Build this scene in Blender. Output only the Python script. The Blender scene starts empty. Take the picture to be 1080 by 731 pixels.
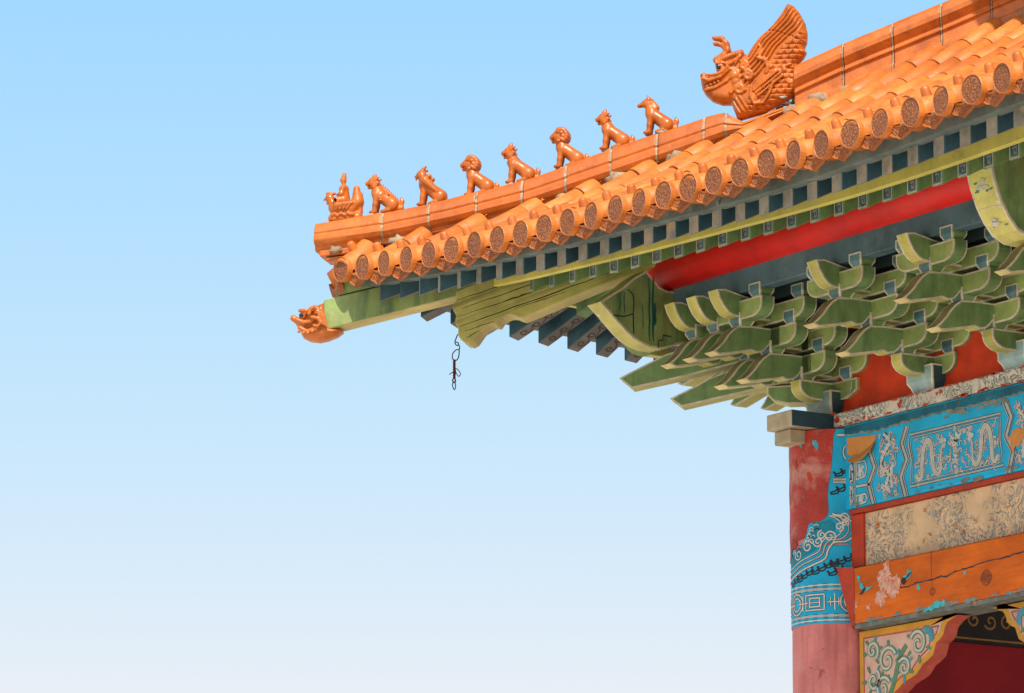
import bpy, bmesh, math, random
import numpy as np
from mathutils import Vector, Matrix
from mathutils import noise as mnoise

S = bpy.context.scene
COL = S.collection
R = math.radians
random.seed(7)

# ------------------------------------------------------------------ camera
cam_d = bpy.data.cameras.new("camera")
cam = bpy.data.objects.new("camera", cam_d)
COL.objects.link(cam)
S.camera = cam
FW = Vector((-0.8226586, 0.53424074, 0.19447275)).normalized()
cam.location = (20.87707, -15.59018, 1.6)
cam.rotation_euler = FW.to_track_quat('-Z', 'Y').to_euler()
cam_d.sensor_width = 36.0
cam_d.lens = 5281.0 / 1080.0 * 36.0
cam_d.clip_start = 0.1
cam_d.clip_end = 6000

# ------------------------------------------------------------------ sky and sun
SUN = Vector((0.55, -0.29, 0.78)).normalized()
W = bpy.data.worlds.new("World")
S.world = W
W.use_nodes = True
wn, wl = W.node_tree.nodes, W.node_tree.links
bg = wn["Background"]
sky = wn.new("ShaderNodeTexSky")
sky.sky_type = 'NISHITA'
sky.sun_disc = False
sky.sun_elevation = math.asin(SUN.z)
sky.sun_rotation = math.atan2(SUN.x, SUN.y)
sky.altitude = 300
sky.air_density = 1.0
sky.dust_density = 1.0
sky.ozone_density = 1.5
bg.inputs["Strength"].default_value = 0.10
# warm dust low on the horizon, clear blue-green air above it
wtc = wn.new("ShaderNodeTexCoord"); wsep = wn.new("ShaderNodeSeparateXYZ"); wr = wn.new("ShaderNodeValToRGB"); wm = wn.new("ShaderNodeMix")
wl.new(wtc.outputs["Generated"], wsep.inputs[0]); wl.new(wsep.outputs[2], wr.inputs[0])
el = wr.color_ramp.elements
el[0].position = 0.10; el[0].color = (1.44, 0.96, 0.80, 1)
el[1].position = 0.28; el[1].color = (1.12, 1.42, 1.34, 1)
e_ = el.new(0.19); e_.color = (1.28, 1.22, 1.05, 1)
e_ = el.new(0.6); e_.color = (1.05, 1.12, 1.05, 1)
wm.data_type = 'RGBA'; wm.blend_type = 'MULTIPLY'; wm.inputs[0].default_value = 1.0
wl.new(sky.outputs[0], wm.inputs[6]); wl.new(wr.outputs[0], wm.inputs[7])
wl.new(wm.outputs[2], bg.inputs["Color"])
sun_d = bpy.data.lights.new("sun", 'SUN')
sun_d.energy = 3.7
sun_d.angle = R(0.5)
sun_d.color = (1.0, 0.93, 0.82)
sun = bpy.data.objects.new("sun", sun_d)
COL.objects.link(sun)
sun.rotation_euler = SUN.to_track_quat('Z', 'Y').to_euler()
sun.location = (10, -8, 20)

S.view_settings.view_transform = 'Standard'
S.view_settings.look = 'None'
S.view_settings.exposure = 0.62
S.view_settings.gamma = 1.0
S.view_settings.use_curve_mapping = False
S.render.engine = 'CYCLES'
S.cycles.max_bounces = 8
S.cycles.diffuse_bounces = 5

# ------------------------------------------------------------------ materials
def _n(nt, kind, **kw):
    n = nt.nodes.new(kind)
    for k, v in kw.items():
        if k in n.inputs:
            n.inputs[k].default_value = v
        else:
            setattr(n, k, v)
    return n

def _ramp(nt, src, p0, p1, c0=(0, 0, 0, 1), c1=(1, 1, 1, 1)):
    r = nt.nodes.new("ShaderNodeValToRGB")
    r.color_ramp.elements[0].position = p0
    r.color_ramp.elements[1].position = p1
    r.color_ramp.elements[0].color = c0
    r.color_ramp.elements[1].color = c1
    nt.links.new(src, r.inputs[0])
    return r.outputs[0]

def _mix(nt, fac, a, b, mode='MIX'):
    m = nt.nodes.new("ShaderNodeMix")
    m.data_type = 'RGBA'
    m.blend_type = mode
    for sock, v in ((m.inputs[0], fac), (m.inputs[6], a), (m.inputs[7], b)):
        if isinstance(v, bpy.types.NodeSocket):
            nt.links.new(v, sock)
        elif isinstance(v, (int, float)):
            sock.default_value = v
        else:
            sock.default_value = (v[0], v[1], v[2], 1)
    return m.outputs[2]

def base_mat(name, rough=0.6, spec=0.5):
    m = bpy.data.materials.new(name)
    m.use_nodes = True
    nt = m.node_tree
    b = nt.nodes["Principled BSDF"]
    b.inputs["Roughness"].default_value = rough
    b.inputs["Specular IOR Level"].default_value = spec
    tc = nt.nodes.new("ShaderNodeTexCoord")
    oi = nt.nodes.new("ShaderNodeObjectInfo")
    mul = _n(nt, "ShaderNodeMath", operation='MULTIPLY')
    mul.inputs[1].default_value = 31.7
    nt.links.new(oi.outputs["Random"], mul.inputs[0])
    add = _n(nt, "ShaderNodeVectorMath", operation='ADD')
    nt.links.new(tc.outputs["Object"], add.inputs[0])
    nt.links.new(mul.outputs[0], add.inputs[1])
    return m, nt, b, add.outputs[0], oi

def noise(nt, vec, scale, detail=6, rough=0.6, stretch=None, dist=0.0):
    if stretch:
        mp = nt.nodes.new("ShaderNodeMapping")
        mp.inputs["Scale"].default_value = stretch
        nt.links.new(vec, mp.inputs[0])
        vec = mp.outputs[0]
    n = nt.nodes.new("ShaderNodeTexNoise")
    n.inputs["Scale"].default_value = scale
    n.inputs["Detail"].default_value = detail
    n.inputs["Roughness"].default_value = rough
    n.inputs["Distortion"].default_value = dist
    nt.links.new(vec, n.inputs["Vector"])
    return n.outputs[0]

def bump(nt, b, height, strength=0.3, dist=0.01, prev=None):
    bp = nt.nodes.new("ShaderNodeBump")
    bp.inputs["Strength"].default_value = strength
    bp.inputs["Distance"].default_value = dist
    nt.links.new(height, bp.inputs["Height"])
    if prev is not None:
        nt.links.new(prev, bp.inputs["Normal"])
    nt.links.new(bp.outputs[0], b.inputs["Normal"])
    return bp.outputs[0]

def paint(name, col, rough=0.65, var=0.35, scale=6.0, wear=None, streak=None, bmp=0.25, spec=0.35, crack=0.0, grain=None):
    """weathered paint: tone drift, stains, worn patches, streaks"""
    m, nt, b, v, oi = base_mat(name, rough, spec)
    c0 = tuple(x * (1 - var) for x in col)
    c1 = tuple(min(1, x * (1 + var * 0.7)) for x in col)
    f = _ramp(nt, noise(nt, v, scale, 8, 0.65), 0.3, 0.72)
    c = _mix(nt, f, c0, c1)
    rv = _n(nt, "ShaderNodeMapRange")
    rv.inputs[3].default_value = 0.84
    rv.inputs[4].default_value = 1.12
    nt.links.new(oi.outputs["Random"], rv.inputs[0])
    cb = nt.nodes.new("ShaderNodeCombineColor")
    for i in range(3):
        nt.links.new(rv.outputs[0], cb.inputs[i])
    c = _mix(nt, 1.0, c, cb.outputs[0], 'MULTIPLY')
    if streak:
        sc, amt, st = streak
        f = _ramp(nt, noise(nt, v, 1.0, 5, 0.6, stretch=st), 0.5, 0.66)
        mm = _n(nt, "ShaderNodeMath", operation='MULTIPLY')
        mm.inputs[1].default_value = amt
        nt.links.new(f, mm.inputs[0])
        c = _mix(nt, mm.outputs[0], c, sc)
    if wear:
        for (wc, ws, lo, hi) in wear:
            f = _ramp(nt, noise(nt, v, ws, 9, 0.7, dist=0.4), lo, hi)
            c = _mix(nt, f, c, wc)
    if crack:
        vo = nt.nodes.new("ShaderNodeTexVoronoi")
        vo.feature = 'DISTANCE_TO_EDGE'
        vo.inputs["Scale"].default_value = 14
        nt.links.new(v, vo.inputs["Vector"])
        f = _ramp(nt, vo.outputs["Distance"], 0.0, 0.03, (1, 1, 1, 1), (0, 0, 0, 1))
        mm = _n(nt, "ShaderNodeMath", operation='MULTIPLY')
        mm.inputs[1].default_value = crack
        nt.links.new(f, mm.inputs[0])
        c = _mix(nt, mm.outputs[0], c, tuple(x * 0.25 for x in col))
    nt.links.new(c, b.inputs["Base Color"])
    h = noise(nt, v, scale * 9, 6, 0.7) if not grain else noise(nt, v, 1.0, 6, 0.65, stretch=grain)
    bump(nt, b, h, bmp, 0.012)
    return m

def glaze(name, c0, c1, rough=0.3, dirt=0.5, relief=None):
    """glazed ceramic, a tone per tile, pale mortar dust and dark soot specks"""
    m, nt, b, v, oi = base_mat(name, rough, 0.5)
    geo = nt.nodes.new("ShaderNodeNewGeometry")
    f = _ramp(nt, geo.outputs["Random Per Island"], 0.0, 1.0)
    c = _mix(nt, f, c0, c1)
    f2 = _ramp(nt, noise(nt, v, 9, 7, 0.65), 0.35, 0.75)
    c = _mix(nt, f2, c, tuple(x * 0.62 for x in c0))
    f3 = _ramp(nt, noise(nt, v, 26, 8, 0.75), 0.6, 0.72)
    mm = _n(nt, "ShaderNodeMath", operation='MULTIPLY')
    mm.inputs[1].default_value = dirt
    nt.links.new(f3, mm.inputs[0])
    c = _mix(nt, mm.outputs[0], c, (0.62, 0.36, 0.17))
    f4 = _ramp(nt, noise(nt, v, 55, 5, 0.7), 0.66, 0.74)
    mm2 = _n(nt, "ShaderNodeMath", operation='MULTIPLY')
    mm2.inputs[1].default_value = 0.55
    nt.links.new(f4, mm2.inputs[0])
    c = _mix(nt, mm2.outputs[0], c, (0.16, 0.045, 0.015))
    # soot and rain streaks running down the slope, lichen specks
    f6 = _ramp(nt, noise(nt, v, 1.0, 6, 0.7, stretch=(26, 3.5, 5)), 0.56, 0.74)
    m6 = _n(nt, "ShaderNodeMath", operation='MULTIPLY'); m6.inputs[1].default_value = 0.5
    nt.links.new(f6, m6.inputs[0])
    c = _mix(nt, m6.outputs[0], c, (0.24, 0.06, 0.012))
    f7 = _ramp(nt, noise(nt, v, 70, 6, 0.8), 0.68, 0.72)
    m7 = _n(nt, "ShaderNodeMath", operation='MULTIPLY'); m7.inputs[1].default_value = dirt
    nt.links.new(f7, m7.inputs[0])
    c = _mix(nt, m7.outputs[0], c, (0.66, 0.50, 0.32))
    hgt = noise(nt, v, 30, 4, 0.5)
    nrm = bump(nt, b, hgt, 0.18, 0.01)
    if relief == 'coil':
        vo = nt.nodes.new("ShaderNodeTexVoronoi")
        vo.inputs["Scale"].default_value = 75
        nt.links.new(v, vo.inputs["Vector"])
        wv = noise(nt, v, 48, 3, 0.6, dist=2.5)
        ml = _n(nt, "ShaderNodeMath", operation='ADD')
        nt.links.new(vo.outputs["Distance"], ml.inputs[0])
        nt.links.new(wv, ml.inputs[1])
        f5 = _ramp(nt, ml.outputs[0], 0.62, 1.0)
        mm3 = _n(nt, 'ShaderNodeMath', operation='MULTIPLY'); mm3.inputs[1].default_value = 0.62
        nt.links.new(f5, mm3.inputs[0])
        c = _mix(nt, mm3.outputs[0], c, (0.14, 0.042, 0.018))
        bump(nt, b, ml.outputs[0], 0.9, -0.012, nrm)
    if relief == 'ribs':
        w = nt.nodes.new("ShaderNodeTexWave")
        w.inputs["Scale"].default_value = 30
        w.inputs["Distortion"].default_value = 14
        w.inputs["Detail"].default_value = 2
        w.bands_direction = 'DIAGONAL'
        nt.links.new(v, w.inputs["Vector"])
        f5 = _ramp(nt, w.outputs["Fac"], 0.1, 0.5, (0.6, 0.6, 0.6, 1), (0, 0, 0, 1))
        c = _mix(nt, f5, c, (0.22, 0.06, 0.022))
        bump(nt, b, w.outputs["Fac"], 0.8, 0.01, nrm)
    nt.links.new(c, b.inputs["Base Color"])
    r = _ramp(nt, noise(nt, v, 14, 5, 0.6), 0.3, 0.7, (rough, rough, rough, 1), (rough + 0.25,) * 3 + (1,))
    nt.links.new(r, b.inputs["Roughness"])
    return m

def contour_mat(name, ground, line, chip, freq=9.0, scale=7.0, chip_lo=0.62, lw=0.36):
    """raised worn lacquer lines meandering over a board, with flaked chips"""
    m, nt, b, v, oi = base_mat(name, 0.75, 0.25)
    n1 = noise(nt, v, scale, 3, 0.55, dist=1.2)
    mu = _n(nt, "ShaderNodeMath", operation='MULTIPLY')
    mu.inputs[1].default_value = freq
    nt.links.new(n1, mu.inputs[0])
    fr = _n(nt, "ShaderNodeMath", operation='FRACT')
    nt.links.new(mu.outputs[0], fr.inputs[0])
    f = _ramp(nt, fr.outputs[0], lw, lw + 0.14, (1, 1, 1, 1), (0, 0, 0, 1))
    gap = _ramp(nt, noise(nt, v, 4.5, 4, 0.6), 0.38, 0.5)
    gm = _n(nt, "ShaderNodeMath", operation='MULTIPLY')
    nt.links.new(f, gm.inputs[0]); nt.links.new(gap, gm.inputs[1])
    f = gm.outputs[0]
    tone = _ramp(nt, noise(nt, v, 5, 6, 0.6), 0.3, 0.7)
    g = _mix(nt, tone, tuple(x * 0.72 for x in ground), ground)
    fine = _ramp(nt, noise(nt, v, 70, 4, 0.7), 0.4, 0.62)
    l2 = _mix(nt, fine, tuple(x * 0.45 for x in line), line)
    c = _mix(nt, f, g, l2)
    cf = _ramp(nt, noise(nt, v, 10, 8, 0.7, stretch=(1, 1, 1.8), dist=0.8), chip_lo, chip_lo + 0.03)
    c = _mix(nt, cf, c, chip)
    ce = _ramp(nt, noise(nt, v, 12, 8, 0.75, dist=1.0), 0.655, 0.67)
    c = _mix(nt, ce, c, (0.06, 0.03, 0.02))
    nt.links.new(c, b.inputs["Base Color"])
    bump(nt, b, f, 0.5, 0.008)
    return m

def wood_mat(name, c0, c1, dark):
    m, nt, b, v, oi = base_mat(name, 0.55, 0.2)
    f = _ramp(nt, noise(nt, v, 1.0, 7, 0.6, stretch=(2.2, 30, 26), dist=0.3), 0.3, 0.7)
    c = _mix(nt, f, c0, c1)
    f = _ramp(nt, noise(nt, v, 3.0, 5, 0.6, stretch=(1, 2, 2)), 0.35, 0.75)
    c = _mix(nt, f, c, tuple(x * 0.6 for x in c0))
    f = _ramp(nt, noise(nt, v, 1.0, 4, 0.5, stretch=(3, 60, 70)), 0.66, 0.72)
    c = _mix(nt, f, c, dark)
    nt.links.new(c, b.inputs["Base Color"])
    bump(nt, b, noise(nt, v, 1.0, 6, 0.6, stretch=(3, 60, 60)), 0.3, 0.01)
    return m

ORANGE0, ORANGE1 = (0.56, 0.135, 0.013), (0.80, 0.275, 0.043)
M = {}
M['tile'] = glaze("glazed_tile", ORANGE0, ORANGE1, 0.46, 0.6)
M['ridge'] = glaze("glazed_ridge", (0.54, 0.125, 0.012), (0.66, 0.18, 0.022), 0.36)
M['figure'] = glaze("glazed_figure", (0.52, 0.125, 0.010), (0.57, 0.145, 0.013), 0.24, 0.4)
M['roundel'] = glaze("glazed_roundel", (0.50, 0.15, 0.032), (0.58, 0.18, 0.042), 0.45, 0.5, 'coil')
M['rim'] = glaze("glazed_rim", (0.46, 0.13, 0.026), (0.54, 0.17, 0.035), 0.4, 0.5)
M['drip'] = glaze("glazed_drip", (0.46, 0.13, 0.028), (0.56, 0.17, 0.036), 0.4, 0.4, 'ribs')
M['pan'] = glaze("glazed_pan", (0.50, 0.15, 0.03), (0.6, 0.2, 0.05), 0.5, 0.6)
M['mortar'] = paint("lime_mortar", (0.50, 0.44, 0.36), 0.9, 0.5, 25, bmp=0.8)
M['joint'] = paint("joint_mortar", (0.46, 0.33, 0.21), 0.9, 0.5, 25, bmp=0.8)
M['packing'] = paint("tile_packing_mortar", (0.55, 0.32, 0.16), 0.9, 0.5, 25, wear=[((0.62, 0.5, 0.36), 18, 0.5, 0.6)], bmp=0.8)
M['green'] = paint("green_paint", (0.18, 0.295, 0.110), 0.6, 0.35, 7,
                   wear=[((0.36, 0.34, 0.14), 5, 0.66, 0.8), ((0.05, 0.09, 0.04), 12, 0.68, 0.75)], streak=((0.06, 0.12, 0.05), 0.5, (14, 14, 2.0)))
M['lime'] = paint("yellow_green_paint", (0.48, 0.45, 0.12), 0.6, 0.3, 6,
                  wear=[((0.45, 0.36, 0.14), 7, 0.58, 0.78), ((0.12, 0.15, 0.05), 15, 0.66, 0.74)])
M['beamgreen'] = paint("green_beam_paint", (0.26, 0.345, 0.115), 0.65, 0.35, 5,
                       wear=[((0.36, 0.30, 0.11), 4, 0.55, 0.72), ((0.07, 0.11, 0.05), 9, 0.66, 0.73)],
                       streak=((0.05, 0.13, 0.06), 0.8, (12, 12, 1.2)), crack=0.0)
M['plank'] = paint("weathered_plank_paint", (0.50, 0.47, 0.13), 0.65, 0.35, 5,
                   wear=[((0.42, 0.30, 0.12), 4, 0.55, 0.75), ((0.08, 0.11, 0.04), 8, 0.66, 0.72)],
                   grain=(25, 1.5, 45), bmp=0.6, streak=((0.07, 0.075, 0.02), 0.9, (2.0, 0.55, 26)))
M['ochre'] = paint("ochre_bounce_underside", (0.56, 0.45, 0.16), 0.65, 0.3, 5, wear=[((0.25, 0.24, 0.08), 6, 0.6, 0.75)])  # underside tone: dust plus warm ground bounce put into the colour
M['cream'] = paint("cream_outline_paint", (0.64, 0.57, 0.43), 0.6, 0.3, 20, wear=[((0.26, 0.25, 0.15), 14, 0.62, 0.7)])
M['flower'] = paint("floral_yellow_paint", (0.60, 0.55, 0.16), 0.6, 0.25, 8, wear=[((0.72, 0.66, 0.52), 9, 0.58, 0.64), ((0.25, 0.26, 0.08), 14, 0.66, 0.72)])
M['teal'] = paint("blue_green_paint", (0.10, 0.21, 0.24), 0.55, 0.4, 10, wear=[((0.20, 0.26, 0.26), 14, 0.6, 0.72)])
M['palebase'] = paint("pale_blue_paint", (0.26, 0.37, 0.38), 0.6, 0.3, 9, wear=[((0.33, 0.36, 0.33), 12, 0.58, 0.7)])
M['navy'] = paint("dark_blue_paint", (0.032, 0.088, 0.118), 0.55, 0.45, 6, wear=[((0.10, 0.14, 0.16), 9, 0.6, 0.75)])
M['band'] = paint("slate_blue_paint", (0.08, 0.15, 0.185), 0.6, 0.4, 5, wear=[((0.13, 0.19, 0.20), 7, 0.55, 0.7), ((0.2, 0.12, 0.08), 18, 0.7, 0.74)])
M['rafterend'] = paint("bare_rafter_end", (0.27, 0.25, 0.205), 0.8, 0.45, 12, wear=[((0.42, 0.29, 0.18), 5, 0.55, 0.7)])
M['undergrey'] = paint("grey_brown_paint", (0.17, 0.155, 0.14), 0.7, 0.4, 9)
M['crack'] = paint("dark_green_crack", (0.03, 0.045, 0.015), 0.8, 0.3, 20)
M['tie'] = paint("tie_gap_shade", (0.03, 0.055, 0.055), 0.7, 0.4, 9)  # ties darkened: shade of the gaps between brackets put into the colour
M['tanend'] = paint("bare_tan_timber", (0.50, 0.42, 0.28), 0.8, 0.35, 9, wear=[((0.36, 0.27, 0.17), 6, 0.55, 0.7)])
M['fieldblue'] = paint("sea_blue_field", (0.004, 0.21, 0.30), 0.6, 0.25, 9)
M['undermark'] = paint("brown_scroll_paint", (0.07, 0.04, 0.03), 0.7, 0.3, 12)
M['fretmark'] = paint("dark_fret_paint", (0.07, 0.05, 0.06), 0.7, 0.4, 30, wear=[((0.30, 0.08, 0.06), 30, 0.55, 0.6)])
M['eaveboard'] = paint("grey_green_eave_board", (0.125, 0.155, 0.14), 0.75, 0.4, 8, wear=[((0.28, 0.29, 0.25), 9, 0.55, 0.72), ((0.06, 0.08, 0.08), 12, 0.64, 0.7)])
M['fascia'] = paint("yellow_fascia_paint", (0.66, 0.58, 0.13), 0.6, 0.25, 4, wear=[((0.28, 0.30, 0.07), 6, 0.6, 0.72), ((0.16, 0.10, 0.05), 16, 0.68, 0.73)])
M['tealend'] = paint("pale_teal_paint", (0.17, 0.29, 0.31), 0.6, 0.3, 20, wear=[((0.06, 0.09, 0.10), 22, 0.56, 0.62), ((0.28, 0.10, 0.07), 26, 0.64, 0.68)])
M['red'] = paint("vermilion_paint", (0.78, 0.010, 0.006), 0.5, 0.25, 4, wear=[((0.62, 0.10, 0.03), 7, 0.66, 0.76)], bmp=0.12)
M['redboard'] = paint("red_board_paint", (0.66, 0.048, 0.008), 0.7, 0.4, 5, wear=[((0.52, 0.10, 0.05), 9, 0.62, 0.74)])
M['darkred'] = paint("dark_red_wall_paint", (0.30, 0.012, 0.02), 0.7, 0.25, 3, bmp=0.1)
M['column'] = paint("pink_column_lacquer", (0.64, 0.20, 0.18), 0.6, 0.25, 5,
                    wear=[((0.60, 0.30, 0.27), 5, 0.55, 0.72), ((0.38, 0.06, 0.05), 9, 0.62, 0.7)], streak=((0.42, 0.06, 0.05), 0.45, (20, 20, 1.5)), bmp=0.5)
M['peel'] = paint("red_peeled_lacquer", (0.46, 0.045, 0.03), 0.55, 0.35, 5,
                  wear=[((0.58, 0.26, 0.20), 4, 0.50, 0.68), ((0.30, 0.03, 0.03), 11, 0.62, 0.7), ((0.05, 0.30, 0.36), 26, 0.73, 0.74)], streak=((0.56, 0.02, 0.02), 0.6, (20, 20, 1.2)), bmp=0.6)
M['blue'] = paint("bright_blue_paint", (0.002, 0.37, 0.62), 0.6, 0.25, 5, wear=[((0.03, 0.17, 0.24), 7, 0.64, 0.72), ((0.30, 0.20, 0.13), 16, 0.71, 0.74)], bmp=0.2)
M['bluedark'] = paint("dull_teal", (0.004, 0.13, 0.20), 0.7, 0.4, 7, wear=[((0.16, 0.13, 0.08), 9, 0.58, 0.68)])
M['white'] = paint("ivory_line_paint", (0.58, 0.56, 0.49), 0.6, 0.2, 30)
M['grey'] = paint("grey_line_paint", (0.42, 0.43, 0.40), 0.6, 0.25, 30)
M['black'] = paint("black_line_paint", (0.018, 0.02, 0.025), 0.6, 0.2, 20)
M['deepgreen'] = paint("deep_green_paint", (0.012, 0.10, 0.075), 0.6, 0.2, 10)
M['redline'] = paint("red_ledge_paint", (0.48, 0.045, 0.012), 0.6, 0.3, 8)
M['tan'] = contour_mat("flaking_tan_lacquer", (0.82, 0.55, 0.32), (0.44, 0.40, 0.34), (0.52, 0.16, 0.05), 7.0, 11.0, 0.66, 0.36)
M['rail'] = contour_mat("flaking_silver_lacquer", (0.70, 0.62, 0.52), (0.34, 0.36, 0.32), (0.52, 0.06, 0.02), 9.0, 9.0, 0.63, 0.45)
M['wood'] = wood_mat("varnished_orange_wood", (0.68, 0.115, 0.003), (0.82, 0.175, 0.006), (0.24, 0.05, 0.006))
M['rawwood'] = paint("bare_orange_wood", (0.66, 0.26, 0.06), 0.7, 0.25, 8)
M['plaster'] = paint("pink_plaster_residue", (0.66, 0.36, 0.27), 0.8, 0.35, 25, wear=[((0.60, 0.16, 0.06), 30, 0.5, 0.56)])
M['turq'] = paint("turquoise_residue", (0.04, 0.42, 0.46), 0.7, 0.4, 25)
M['greyedge'] = paint("grey_green_edge", (0.20, 0.22, 0.19), 0.8, 0.5, 14, wear=[((0.45, 0.2, 0.06), 12, 0.6, 0.66)])
M['yellow'] = paint("gold_border_paint", (0.62, 0.30, 0.03), 0.55, 0.2, 9)
M['pinkfield'] = paint("pale_pink_field_paint", (0.66, 0.40, 0.30), 0.7, 0.2, 12)
M['leaf'] = paint("sage_leaf_paint", (0.12, 0.24, 0.13), 0.6, 0.25, 14)
M['leafblue'] = paint("blue_leaf_paint", (0.08, 0.30, 0.40), 0.6, 0.25, 14)
M['edgered'] = paint("faded_red_edge", (0.50, 0.10, 0.07), 0.6, 0.3, 9)
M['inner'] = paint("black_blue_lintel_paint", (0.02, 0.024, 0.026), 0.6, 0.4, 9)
M['gold'] = paint("tarnished_gold_paint", (0.30, 0.17, 0.04), 0.5, 0.3, 15)
M['eye'] = paint("dark_eye_glaze", (0.02, 0.022, 0.03), 0.15, 0.1, 10, bmp=0.0)
M['iron'] = paint("rusty_wire", (0.05, 0.032, 0.028), 0.7, 0.4, 40)
M['rust'] = paint("red_rust_wrap", (0.12, 0.02, 0.015), 0.8, 0.4, 40)
M['stone'] = paint("pale_stone", (0.42, 0.39, 0.35), 0.85, 0.25, 3)

def ground_mat():
    m, nt, b, v, oi = base_mat("stone_paving", 0.9, 0.2)
    br = nt.nodes.new("ShaderNodeTexBrick")
    br.inputs["Scale"].default_value = 1.0
    br.inputs["Brick Width"].default_value = 0.8
    br.inputs["Row Height"].default_value = 0.8
    br.inputs["Mortar Size"].default_value = 0.012
    br.inputs["Color1"].default_value = (0.78, 0.68, 0.54, 1)
    br.inputs["Color2"].default_value = (0.72, 0.63, 0.50, 1)
    br.inputs["Mortar"].default_value = (0.25, 0.22, 0.19, 1)
    nt.links.new(v, br.inputs["Vector"])
    f = _ramp(nt, noise(nt, v, 0.6, 6, 0.6), 0.3, 0.7)
    c = _mix(nt, f, br.outputs[0], (0.70, 0.61, 0.48))
    nt.links.new(c, b.inputs["Base Color"])
    bump(nt, b, noise(nt, v, 12, 5, 0.6), 0.3, 0.02)
    return m
M['ground'] = ground_mat()

# ------------------------------------------------------------------ mesh helpers
def link(o, parent=None):
    COL.objects.link(o)
    if parent is not None:
        o.parent = parent
    return o

def mk(name, verts, faces, mats, fm=None, parent=None, smooth=False, fix=True):
    me = bpy.data.meshes.new(name)
    me.from_pydata([tuple(v) for v in verts], [], [tuple(f) for f in faces])
    if not isinstance(mats, (list, tuple)):
        mats = [mats]
    for m in mats:
        me.materials.append(m)
    if fm is not None:
        me.polygons.foreach_set("material_index", list(fm))
    if fix:
        bm = bmesh.new(); bm.from_mesh(me)
        bmesh.ops.recalc_face_normals(bm, faces=bm.faces[:])
        bm.to_mesh(me); bm.free()
    if smooth:
        me.polygons.foreach_set("use_smooth", [True] * len(me.polygons))
    me.update()
    return link(bpy.data.objects.new(name, me), parent)

class MB:
    def __init__(self):
        self.v, self.f, self.m = [], [], []
    def add(self, verts, faces, mi=0):
        o = len(self.v)
        self.v += [tuple(p) for p in verts]
        self.f += [tuple(i + o for i in f) for f in faces]
        self.m += ([mi] * len(faces)) if isinstance(mi, int) else list(mi)
    def box(self, x0, x1, y0, y1, z0, z1, mi=0):
        self.add([(x, y, z) for x in (x0, x1) for y in (y0, y1) for z in (z0, z1)],
                 [(0, 1, 3, 2), (4, 6, 7, 5), (0, 4, 5, 1), (2, 3, 7, 6), (0, 2, 6, 4), (1, 5, 7, 3)], mi)
    def tube(self, pts, r, n=8, mi=0, caps=True):
        pts = [Vector(p) for p in pts]
        rs = r if isinstance(r, (list, tuple)) else [r] * len(pts)
        t0 = (pts[1] - pts[0]).normalized()
        a = t0.orthogonal().normalized()
        vs = []
        for i, p in enumerate(pts):
            t = (pts[min(i + 1, len(pts) - 1)] - pts[max(i - 1, 0)]).normalized()
            a = (a - t * a.dot(t)).normalized()
            b = t.cross(a)
            for k in range(n):
                w = 2 * math.pi * k / n
                vs.append(p + (a * math.cos(w) + b * math.sin(w)) * rs[i])
        fs = [(i * n + k, i * n + (k + 1) % n, (i + 1) * n + (k + 1) % n, (i + 1) * n + k) for i in range(len(pts) - 1) for k in range(n)]
        if caps:
            fs += [tuple(range(n))[::-1], tuple((len(pts) - 1) * n + k for k in range(n))]
        self.add(vs, fs, mi)
    def build(self, name, mats, parent=None, smooth=False, fix=True):
        return mk(name, self.v, self.f, mats, self.m, parent, smooth, fix)

def bevel(o, w=0.006, seg=2):
    md = o.modifiers.new("bevel", 'BEVEL')
    md.width = w; md.segments = seg; md.limit_method = 'ANGLE'; md.angle_limit = R(40)
    return o

def jitter(o, amp, seed=0, freq=7.0):
    """small hand-made unevenness"""
    rnd = random.Random(seed)
    for v in o.data.vertices:
        v.co += Vector((rnd.uniform(-1, 1), rnd.uniform(-1, 1), rnd.uniform(-1, 1))) * amp
    return o

def profile(name, poly, t0, t1, mats, parent=None, outline=0.009, plane='YZ', rim_outline=True, mat=None):
    """a board cut to a profile: poly in (y,z) drawn over x t0..t1 (or (x,z) over y); sides, rim and painted edge lines"""
    def P(p, t):
        return (t, p[0], p[1]) if plane == 'YZ' else (p[0], t, p[1])
    bm = bmesh.new()
    a = [bm.verts.new(P(p, t0)) for p in poly]
    b = [bm.verts.new(P(p, t1)) for p in poly]
    n = len(poly)
    sides = [bm.faces.new(a), bm.faces.new(b)]
    rim = [bm.faces.new((a[i], a[(i + 1) % n], b[(i + 1) % n], b[i])) for i in range(n)]
    for f in rim:
        f.material_index = 1
    bmesh.ops.recalc_face_normals(bm, faces=bm.faces[:])
    if outline:
        for s in sides:
            r = bmesh.ops.inset_region(bm, faces=[s], thickness=outline, use_even_offset=True)
            for f in r['faces']:
                f.material_index = 2
        if rim_outline:
            r = bmesh.ops.inset_region(bm, faces=rim, thickness=outline * 0.9, use_even_offset=True)
            for f in r['faces']:
                f.material_index = 2
    if mat is not None:
        bm.transform(mat)
    me = bpy.data.meshes.new(name)
    bm.to_mesh(me); bm.free()
    for m in mats:
        me.materials.append(m)
    return link(bpy.data.objects.new(name, me), parent)

SWAP = Matrix(((0, 1, 0, 0), (1, 0, 0, 0), (0, 0, 1, 0), (0, 0, 0, 1)))   # mirror about the hip plane x = y
ROT45 = Matrix.Rotation(R(-45), 4, 'Z')                                   # faces -Y turned to the hip direction

def absorb(host, extra):
    bm = bmesh.new(); bm.from_mesh(host.data)
    off = len(host.data.materials); n0 = len(bm.faces)
    bm.from_mesh(extra.data)
    bm.faces.ensure_lookup_table()
    for f in bm.faces[n0:]: f.material_index += off
    bm.to_mesh(host.data); bm.free()
    for m in extra.data.materials: host.data.materials.append(m)
    bpy.data.objects.remove(extra)

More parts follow.
